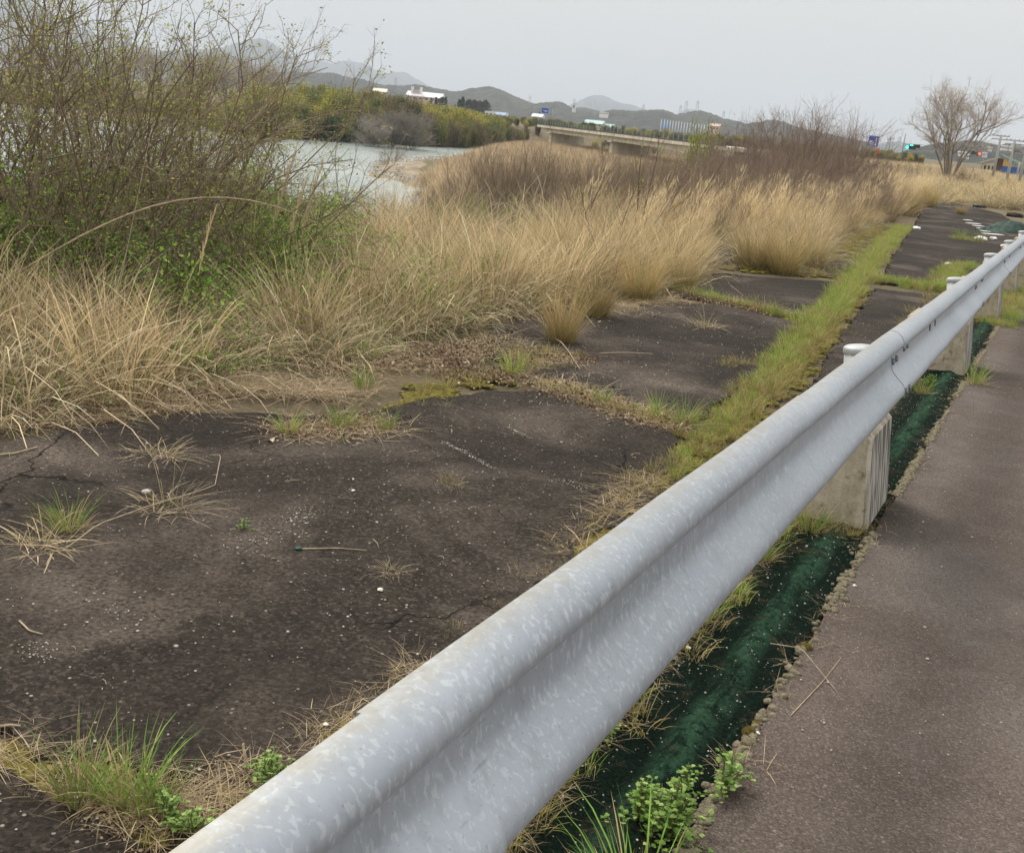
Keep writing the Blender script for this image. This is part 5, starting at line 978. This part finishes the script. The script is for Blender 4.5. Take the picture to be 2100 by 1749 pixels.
# bridge
br = tag(empty('bridge'), 'cream concrete girder bridge crossing the river in the middle distance', 'bridge')
A = Z(1118, 262, 262); B = Z(1445, 303, 172); A[2] = B[2] = (A[2]+B[2])/2; dv = (B-A); Ln = float(np.hypot(dv[0], dv[1])); dv /= Ln; nn = np.array([-dv[1], dv[0], 0]); B = B+dv*8; Ln += 8
def bbox(name, m, u0, u1, w0, w1, z0, z1, par=None):
    V = [tuple(A+dv*u+nn*w_+np.array([0, 0, z])) for z in (z0, z1) for w_ in (w0, w1) for u in (u0, u1)]; return link(name, mesh(name, V, boxv(0, 1, 0, 1, 0, 1)[1]), m, par or br)
bbox('deck', M_BRIDGE, -6, Ln, -.4, 9, -.05, .45); bbox('girder', M_BRIDGE, -4, Ln, .2, 1.2, -.95, -.06); bbox('girder', M_BRIDGE, -4, Ln, 6.8, 7.8, -.95, -.06)
bbox('kerb_beam', mat('dark_rail', (.10, .10, .10), .8), -6, Ln, -.41, -.1, .455, .72)
for k in range(int((Ln+6)/2.2)):
    u = -6+k*2.2; bbox('rail_post', M_GREY, u, u+.08, -.3, -.22, .72, 1.45)
for z in (.95, 1.18, 1.42): bbox('handrail', mat('green_rail', (.09, .14, .13), .6), -6, Ln, -.28, -.22, z, z+.05)
for px in (1127, 1258, 1405):
    u = np.interp(px, [1118, 1445], [0, Ln-8]); 
    if px == 1258: u = 48
    if px == 1405: u = 86
    if px == 1127: u = 3
    bbox('pier', M_BRIDGE, u, u+2.0, .3, 8, -6, -1.16); bbox('pier_cap', M_BRIDGE, u-.4, u+2.4, -.2, 8.4, -1.155, -.96)
def pole(name, base, top, m, r=.12, label='', cat='pole', group=None):
    e = tag(empty(name, tuple(base)), label, cat, group); b = Vector((0, 0, 0)); t_ = Vector(top)-Vector(base); tube('shaft', m, e, [b-Vector((0, 0, .5)), t_*.5, t_], [r, r*.85, r*.65], 8); return e, t_
def vpole(name, bx, by, tx, ty, d_, m, r, label, cat='pole', group=None):
    b = Z(bx, by, d_); h_ = Z(tx, ty, d_)[2]-b[2]; return pole(name, b, b+np.array([0, 0, h_]), m, r, label, cat, group)
for i, (bx, by, tx, ty, d_, lb) in enumerate([(2036, 362, 2056, 277, 130, 'concrete utility pole left of the green roofed house'), (2063, 378, 2079, 286, 120, 'concrete utility pole in front of the blue wall'), (2089, 380, 2099, 288, 115, 'concrete utility pole at the right edge'), (2086, 358, 2089, 333, 170, 'short thin pole before the blue wall'), (1821, 318, 1826, 283, 300, 'utility pole right of the blue sign')]):
    e, t_ = vpole('utility_pole', bx, by, tx, ty, d_, M_POLE, .17, lb, 'utility pole', 'utility poles along the far road')
    if i != 3:
        for zz in (.97, .89, .70):
            v, f = boxv(-.9, .9, -.05, .05, t_.z*zz-.05, t_.z*zz+.05); link('crossarm', mesh('crossarm', v, f), M_GREY, e)
        for q in (-.8, -.4, .4, .8): cyl('insulator', M_WHITE, e, (q, 0, t_.z*.97+.05), (0, 0, 1), .07, .2, 6)
    if i in (1,): cyl('transformer', M_GREY, e, (.35, -.1, t_.z*.72), (0, 0, 1), .28, .8, 10)
# wires between the poles
def wire(p, q, sag, label):
    u = np.linspace(0, 1, 16)[:, None]; Q = np.array(p)*(1-u)+np.array(q)*u; Q[:, 2] -= sag*4*(u*(1-u))[:, 0]; tag(tube('wire', M_DARK, None, Q, .018, 4), label, 'wire')
# traffic signals
def signal(px, py, d_, col, lb, polepx=None, arm=1):
    m = bpy.data.materials.new('signal_light'); m.use_nodes = True; b = m.node_tree.nodes['Principled BSDF']; b.inputs['Emission Color'].default_value = (*col, 1); b.inputs['Emission Strength'].default_value = 2.2; b.inputs['Base Color'].default_value = (*col, 1)
    c = Z(px, py, d_); e = tag(empty('traffic_signal', tuple(c)), lb, 'traffic signal')
    v, f = boxv(-.92, .92, -.12, .12, -.32, .32); link('housing', mesh('housing', v, f), M_DARK, e)
    for k in range(3): cyl('lens', m if k == (0 if col[1] > .5 else 2) else mat('lens_off', (.03, .03, .03), .4), e, (-.6+.6*k, -.121, 0), (0, -1, 0), .27, .03, 12); cyl('visor', M_DARK, e, (-.6+.6*k, -.09, .30), (0, -1, -.1), .03, .25, 8)
    return e, c
e, c1 = signal(1867, 303, 210, (.05, .95, .62), 'left green traffic signal over the far road'); e, c2 = signal(1876, 300, 214, (.05, .95, .62), 'right green traffic signal over the far road')
e, c3 = signal(2002, 315, 230, (1, .10, .06), 'red traffic signal right of the bare tree')
e, t_ = vpole('signal_pole', 1848, 325, 1858, 275, 212, M_GREY, .14, 'grey pole holding the green signals over the road', 'pole'); b_ = Vector(e.location); tube('arm', M_GREY, e, [Vector((0, 0, c1[2]+.5))-Vector((0, 0, b_.z)), Vector(c2)-b_+Vector((1.5, 0, .35))], [.07, .05], 6)
e, t_ = vpole('signal_pole', 2013, 345, 2016, 309, 231, M_GREY, .14, 'grey pole holding the red signal', 'pole'); b_ = Vector(e.location); tube('arm', M_GREY, e, [Vector((0, 0, t_.z)), Vector(c3)-b_+Vector((0, 0, .35))], [.07, .05], 6)
# blue signs with white print
M_BLUE = mat('sign_blue', (.005, .07, .42), .5); M_WP = mat('sign_white', (.85, .87, .9), .5)
def road_sign(px, py, d_, w_, h_, lb, side, bx, by, text=True):
    c = Z(px, py, d_); e = tag(empty('road_sign', tuple(c), -math.atan2(c[0], c[1])), lb, 'road sign'); v, f = boxv(-w_/2, w_/2, -.03, .03, -h_/2, h_/2); link('panel', mesh('panel', v, f), M_BLUE, e)
    bars = [(-w_/2+.06, w_/2-.06, h_/2-.10, h_/2-.05), (-w_/2+.06, w_/2-.06, -h_/2+.05, -h_/2+.10), (-w_/2+.06, -w_/2+.11, -h_/2+.10, h_/2-.10), (w_/2-.11, w_/2-.06, -h_/2+.10, h_/2-.10)]
    if text: bars += [(w_*.20, w_*.27, -h_*.40, h_*.34), (-w_*.38, w_*.20, -h_*.32, -h_*.25), (-w_*.36, -w_*.25, -h_*.17, -h_*.03), (-w_*.20, -w_*.12, -h_*.17, h_*.02), (-w_*.06, w_*.06, -h_*.17, -h_*.06), (-w_*.34, -w_*.08, h_*.0, h_*.05)]
    else: bars += [(-w_*.3, w_*.3, 0, .12), (-w_*.1, w_*.35, -.3, -.2)]
    V, F = [], []
    for a, b, z0, z1 in bars: v, f = boxv(a, b, -.036, -.031, z0, z1); F += [tuple(k+len(V) for k in q) for q in f]; V += v
    link('white_print', mesh('white_print', V, F), M_WP, e)
    zb = Z(bx, by, d_)[2]-c[2]; sx = side*(w_/2+1.1); tube('post', M_GREY, e, [(sx, .1, zb), (sx, .1, h_/2)], .12, 8)
    for z in (h_*.3, -h_*.3): tube('arm', M_GREY, e, [(sx, .1, z), (0, .08, z)], .06, 6)
    return e
road_sign(1791.5, 290, 250, 2.15, 2.2, 'large blue road sign with white letters beside the brown thicket', -1, 1775, 340)
road_sign(1118, 227.5, 330, 2.1, 1.6, 'small blue road sign on a mast at the far end of the bridge', 1, 1126, 256, False)
c = Z(1798.5, 314, 240); v, f = boxv(-.27, .27, -.05, .05, -.85, .85); o = link('banner', mesh('banner', v, f), mat('banner_orange', (.80, .10, .02), .7), None, tuple(c)); tag(o, 'upright orange red banner below the blue road sign', 'banner'); tube('banner_pole', M_GREY, o, [(.3, 0, -2.5), (.3, 0, 1.0)], .03, 6)
# house with pale green roof
M_GRF = mat('roof_green', (.38, .55, .45), .7, var=.15, scale=1); M_YEL = mat('wall_yellow', (.68, .45, .13), .85, var=.1, scale=2); M_CRM = mat('wall_cream', (.60, .52, .36), .85); M_BLW = mat('wall_blue', (.045, .13, .38), .7); M_BRW = mat('wall_brown', (.11, .07, .055), .85)
hd = 190; e0 = Z(2044, 357, hd); hs = tag(empty('house', tuple(e0), -math.atan2(e0[0], e0[1])+.0), 'house with pale green sloping roof, yellow gable and blue lower wall', 'house'); u_ = hd/FPX*1.0
def hb(name, m, x0, x1, y0, y1, z0, z1): v, f = boxv(x0, x1, y0, y1, z0, z1); return link(name, mesh(name, v, f), m, hs)
hb('blue_wall', M_BLW, .6, 5.2, -.1, 5, -.6, 1.25); hb('brown_wall', M_BRW, -.4, .58, .1, 5, -.6, 2.3); hb('cream_wall', M_CRM, -2.3, -.42, .2, 5, -.6, 1.5)
link('yellow_gable', mesh('yellow_gable', [(.60, .05, 1.27), (2.4, .05, 1.27), (.60, .05, 2.5), (.60, 5, 1.27), (2.4, 5, 1.27), (.60, 5, 2.5)], [(0, 1, 2), (3, 5, 4), (0, 3, 4, 1), (1, 4, 5, 2), (2, 5, 3, 0)]), M_YEL, hs)
link('roof', mesh('roof', [(-.1, -.5, 2.95), (4.9, -.5, 1.0), (4.9, 5.5, 1.0), (-.1, 5.5, 2.95), (-.1, -.5, 3.1), (4.9, -.5, 1.45), (4.9, 5.5, 1.45), (-.1, 5.5, 3.1)], [(0, 3, 2, 1), (4, 5, 6, 7), (0, 1, 5, 4), (2, 3, 7, 6), (1, 2, 6, 5), (0, 4, 7, 3)]), M_GRF, hs)
link('side_roof', mesh('side_roof', [(-2.7, -.3, 1.35), (-.1, -.3, 2.4), (-.1, 5.2, 2.4), (-2.7, 5.2, 1.35), (-2.7, -.3, 1.5), (-.1, -.3, 2.55), (-.1, 5.2, 2.55), (-2.7, 5.2, 1.5)], [(0, 3, 2, 1), (4, 5, 6, 7), (0, 1, 5, 4), (2, 3, 7, 6), (1, 2, 6, 5), (0, 4, 7, 3)]), mat('roof_pale', (.55, .52, .46), .8), hs)
for k in range(3): hb('window', mat('window_dark', (.05, .06, .07), .2), -2.0+k*.55, -1.7+k*.55, .17, .198, .5, 1.1)
hb('chimney', M_WHITE, -.55, -.3, 1, 1.3, 2.2, 3.6)
# scattered far buildings
def bld(px, py, d_, w_, dep, h_, mw, mr_, lb, roof='gable', nwin=3, name='building'):
    p = Z(px, py, d_); e = tag(empty(name, tuple(p), -math.atan2(p[0], p[1])+random.uniform(-.3, .3)), lb, 'building'); v, f = boxv(-w_/2, w_/2, 0, dep, -.8 if name == 'far_house' else -3, h_); link('wall', mesh('wall', v, f), mw, e)
    if roof == 'gable': link('roof', mesh('roof', [(-w_/2-.3, -.4, h_), (w_/2+.3, -.4, h_), (w_/2+.3, dep+.4, h_), (-w_/2-.3, dep+.4, h_), (-w_/2-.3, dep/2, h_+dep*.28), (w_/2+.3, dep/2, h_+dep*.28)], [(0, 1, 5, 4), (2, 3, 4, 5), (1, 2, 5), (3, 0, 4), (0, 3, 2, 1)]), mr_, e)
    else: v, f = boxv(-w_/2-.2, w_/2+.2, -.2, dep+.2, h_+.002, h_+.35); link('roof', mesh('roof', v, f), mr_, e)
    for k in range(nwin): x = -w_/2+(k+.5)*w_/nwin; v, f = boxv(x-w_/nwin*.25, x+w_/nwin*.25, -.06, -.003, h_*.35, h_*.7); link('window', mesh('window', v, f), mat('window_dark', (.05, .06, .07), .2), e)
    return e
M_RW = mat('roof_white', (.75, .76, .78), .6); M_PINK = mat('wall_pink', (.55, .40, .36), .85); M_TEAL = mat('roof_teal', (.45, .60, .58), .6)
f1 = bld(868, 208, 700, 22, 10, 2.6, M_PINK, M_RW, 'long pinkish factory with white roof behind the willows', 'gable', 6, 'factory')
for x in (-8, -2.6): v, f = boxv(x-.6, x+.6, 2, 4, 2.6, 8.0); link('tower', mesh('tower', v, f), M_WHITE, f1)
v, f = boxv(-7.38, -3.22, 2.2, 3.8, 2.6, 6.2); link('tower_block', mesh('tower_block', v, f), M_PINK, f1)
bld(778, 194, 700, 8, 7, 1.6, M_CRM, mat('roof_cream', (.70, .72, .55), .7), 'cream roofed building just showing over the bamboo', 'gable', 3)
bld(1015, 240, 600, 11, 8, 2.2, M_WHITE, M_RW, 'low white building right of the conifers', 'flat', 5); bld(1026, 243, 590, 5, 5, 1.6, M_WHITE, mat('roof_bluegrey', (.35, .45, .6), .7), 'small white house with blue roof beside it')
bld(1100, 247, 560, 5, 5, 1.7, M_WHITE, M_RW, 'tiny white house left of the far blue sign'); bld(1216, 259, 380, 6, 4, .8, M_CRM, M_TEAL, 'building with pale teal roof beyond the bridge', 'gable', 4); bld(1248, 264, 380, 3, 3, .6, M_WHITE, M_TEAL, 'small teal roofed shed beyond the bridge')
bld(1176, 226, 1500, 4, 4, 8, M_WHITE, M_WHITE, 'small white tower on the low hill', 'flat', 1, 'tower'); bld(1238, 236, 1200, 9, 6, 2.5, M_WHITE, M_RW, 'white building on the hillside before the rounded hills', 'flat', 4)
bld(1464, 268, 500, 4, 4, 1.8, mat('wall_rose', (.62, .45, .40), .9), mat('roof_rose', (.6, .45, .40), .9), 'pinkish building just right of the net poles')
for i, (px, py, lb) in enumerate([(1809, 317, 'tiny white house under the blue sign'), (1830, 320, 'tiny white house left of the signal pole'), (1862, 324, 'white speck of a house under the green signals'), (1876, 326, 'pale house under the signals, right one'), (1980, 323, 'pale flat house behind the bare tree'), (1972, 318, 'pale house on the hill foot'), (2018, 320, 'small white house left of the green roof'), (2060, 306, 'little white house on the hill'), (2078, 308, 'pale house high on the right hill'), (2030, 308, 'grey house on the hill left of the pole')]):
    bld(px, py, 690, 2.2+(i % 3)*1.0, 2.5, 1.3, M_WHITE, M_GREY, lb, 'gable', 2, 'far_house')
# net poles
d_ = 620
for i in range(17):
    px = np.interp(i, [0, 1, 2, 16], [1356.5, 1363, 1369, 1451]); ty = np.interp(i, [0, 16], [243, 255]); by = np.interp(i, [0, 16], [272, 279]); b = Z(px-3, by, d_); e, t_ = vpole('net_pole', px-3, by, px, ty, d_, mat('net_pole_pale', (.62, .70, .80), .6), .32, ['leftmost', 'second', 'third', 'fourth', 'fifth', 'sixth', 'seventh', 'eighth', 'ninth', 'tenth', 'eleventh', 'twelfth', 'thirteenth', 'fourteenth', 'fifteenth', 'sixteenth', 'rightmost'][i]+' tall pale pole of the driving range net row', 'net pole', 'tall poles of the far driving range net')
    v, f = boxv(-.45, .45, -.3, .3, -.4, .0); link('head', mesh('head', v, f), M_GREY, e, (0, 0, t_.z))
for i in (0, 1): # sagging blue net panels
    p0 = Z(1357+i*8, 268, d_+1); p1 = Z(1365+i*8, 270, d_+1); h_ = 4.5; V = [tuple(p0), tuple(p1), tuple(p1+np.array([0, 0, h_])), tuple(p0+np.array([0, 0, h_]))]; V += [(x, y+.1, z) for x, y, z in V]
    o = link('blue_net', mesh('blue_net', V, [(0, 1, 2, 3), (7, 6, 5, 4), (0, 4, 5, 1), (1, 5, 6, 2), (2, 6, 7, 3), (3, 7, 4, 0)]), mat('net_blue', (.22, .34, .62), .8), None); tag(o, ['left blue net sheet between the first tall poles', 'right blue net sheet between the tall poles'][i], 'net')
# lattice pylons and the red and white mast
def lattice(px, by, ty, d_, wb, lb, m, arms=3, name='pylon', red=False):
    b = Z(px, by, d_); H_ = Z(px, ty, d_)[2]-b[2]; e = tag(empty(name, tuple(b)), lb, 'pylon' if not red else 'mast'); w1_ = wb*.18; nb = 9; k = d_/FPX*.17
    for seg_ in range(nb):
        z0, z1 = H_*seg_/nb, H_*(seg_+1)/nb; a0 = wb/2+(w1_-wb/2)*seg_/nb; a1 = wb/2+(w1_-wb/2)*(seg_+1)/nb; P = []
        c = [(1, 1), (1, -1), (-1, -1), (-1, 1)]
        for q in range(4):
            x, y = c[q]; x2, y2 = c[(q+1) % 4]; P.append((np.array([(x*a0, y*a0, z0), (x*a1, y*a1, z1)]), k)); P.append((np.array([(x*a0, y*a0, z0), (x2*a1, y2*a1, z1)]), k*.6))
        V, F, _ = tubes(P, 3); mm = (mat('mast_red', (.62, .12, .08), .7) if seg_ % 2 == 0 else M_WHITE) if red else m; link('lattice_section', mesh('lattice_section', V, F), mm, e)
    if not red:
        for q in range(arms): z = H_*(.72+.11*q); tube('arm', m, e, [(-wb*.55, 0, z), (0, 0, z+.4), (wb*.55, 0, z)], k*.8, 4)
    return e
lattice(713.5, 170, 121, 1800, 9, 'tall red and white lattice mast on the left hill', M_GREY, red=True, name='radio_mast')
for px, by, ty, d_, wb, lb in [(811, 175, 160, 1850, 4.2, 'faint pylon on the ridge left of the factory'), (1086, 212, 197, 1800, 4.2, 'pylon on the saddle before the rounded hill'), (1033, 238, 207, 900, 3.6, 'faint pylon in front of the rounded hill'), (1075, 243, 214, 950, 3.6, 'second faint pylon left of the far blue sign'), (1176, 224, 203, 1500, 3.6, 'pylon at the left foot of the pale dome mountain'), (1319, 227, 215, 1600, 3.6, 'pylon right of the dome mountain'), (1394, 236, 216, 1500, 3.6, 'short pylon above the net poles'), (1405, 235, 207, 1400, 4.2, 'tall pylon above the net poles'), (1429, 228, 207, 1700, 4.2, 'pylon on the hill behind the net poles'), (1483, 242, 228, 1800, 3.6, 'pylon on the slope right of the net poles'), (1552, 252, 240, 1800, 3.6, 'small pylon on the far ridge left of the thicket'), (1844, 292, 281, 1500, 3.6, 'faint pylon right of the blue sign')]:
    lattice(px, by, ty, d_, wb, lb, M_GREY)
# conifers and broad trees by the factory
def con_mesh(seed, conical, col):
    r = np.random.default_rng(seed); n = 900; u = r.random(n)**.8; a = r.uniform(0, 6.28, n); rad_ = (1-u)*.28+.03 if conical else .42*np.sqrt(np.clip(1-(2*u-.9)**2, 0.05, 1)); q = np.sqrt(r.random(n)); P = np.stack([rad_*q*np.cos(a), rad_*q*np.sin(a), u*.92+.08], 1)
    return proto('crown', *leaves(P, .11, [col, tuple(x*.6 for x in col), tuple(x*1.3 for x in col)], r, .6), M_LEAF)
CM = [con_mesh(1, True, (.035, .055, .025)), con_mesh(2, True, (.04, .06, .03)), con_mesh(3, False, (.09, .075, .05)), con_mesh(4, False, (.05, .06, .03))]
for i, (px, by, h_, k, lb) in enumerate([(883, 226, 6, 0, 'dark conifer just right of the factory roof'), (893, 228, 7, 1, 'second dark conifer of the left trio'), (905, 231, 8, 3, 'round dark tree ending the left group'), (912, 231, 8, 1, 'conifer right of the round dark tree'), (932, 235, 5, 0, 'small conifer in the gap'), (940, 236, 8, 1, 'dark conifer left of the tall pointed one'), (947, 237, 9.5, 0, 'tall pointed conifer in the middle group'), (960, 238, 8.5, 3, 'broad dark tree left of the brown trees'), (971, 239, 8.5, 2, 'brown broad tree in the right group'), (982, 241, 8.5, 2, 'second brown broad tree'), (993, 243, 9.5, 3, 'dark round tree ending the row'), (1105, 246, 4, 0, 'tiny dark tree left of the far road sign')]):
    p = Z(px, by, 640); e = tag(empty('far_tree', tuple(p), random.uniform(0, 6)), lb, 'tree', 'trees in the row by the factory'); e.scale = (h_*.82, h_*.82, h_); link('crown', CM[k], None, e); tube('trunk', M_BARK, e, [(0, 0, -.2), (0, 0, .5)], .03, 5)
# mid far bare bushes near the bridge end
for px, d_, s, lb in [(1120, 300, 1.5, 'reddish bare shrub at the far bridge end'), (1260, 150, .01, '')]:
    if s < .1: continue
    p = Z(px, 262, d_); e = tag(empty('shrub', (p[0], p[1], p[2]-.5)), lb, 'shrub'); e.scale = (s, s, s); link('branches', THICK[0][0], None, e)
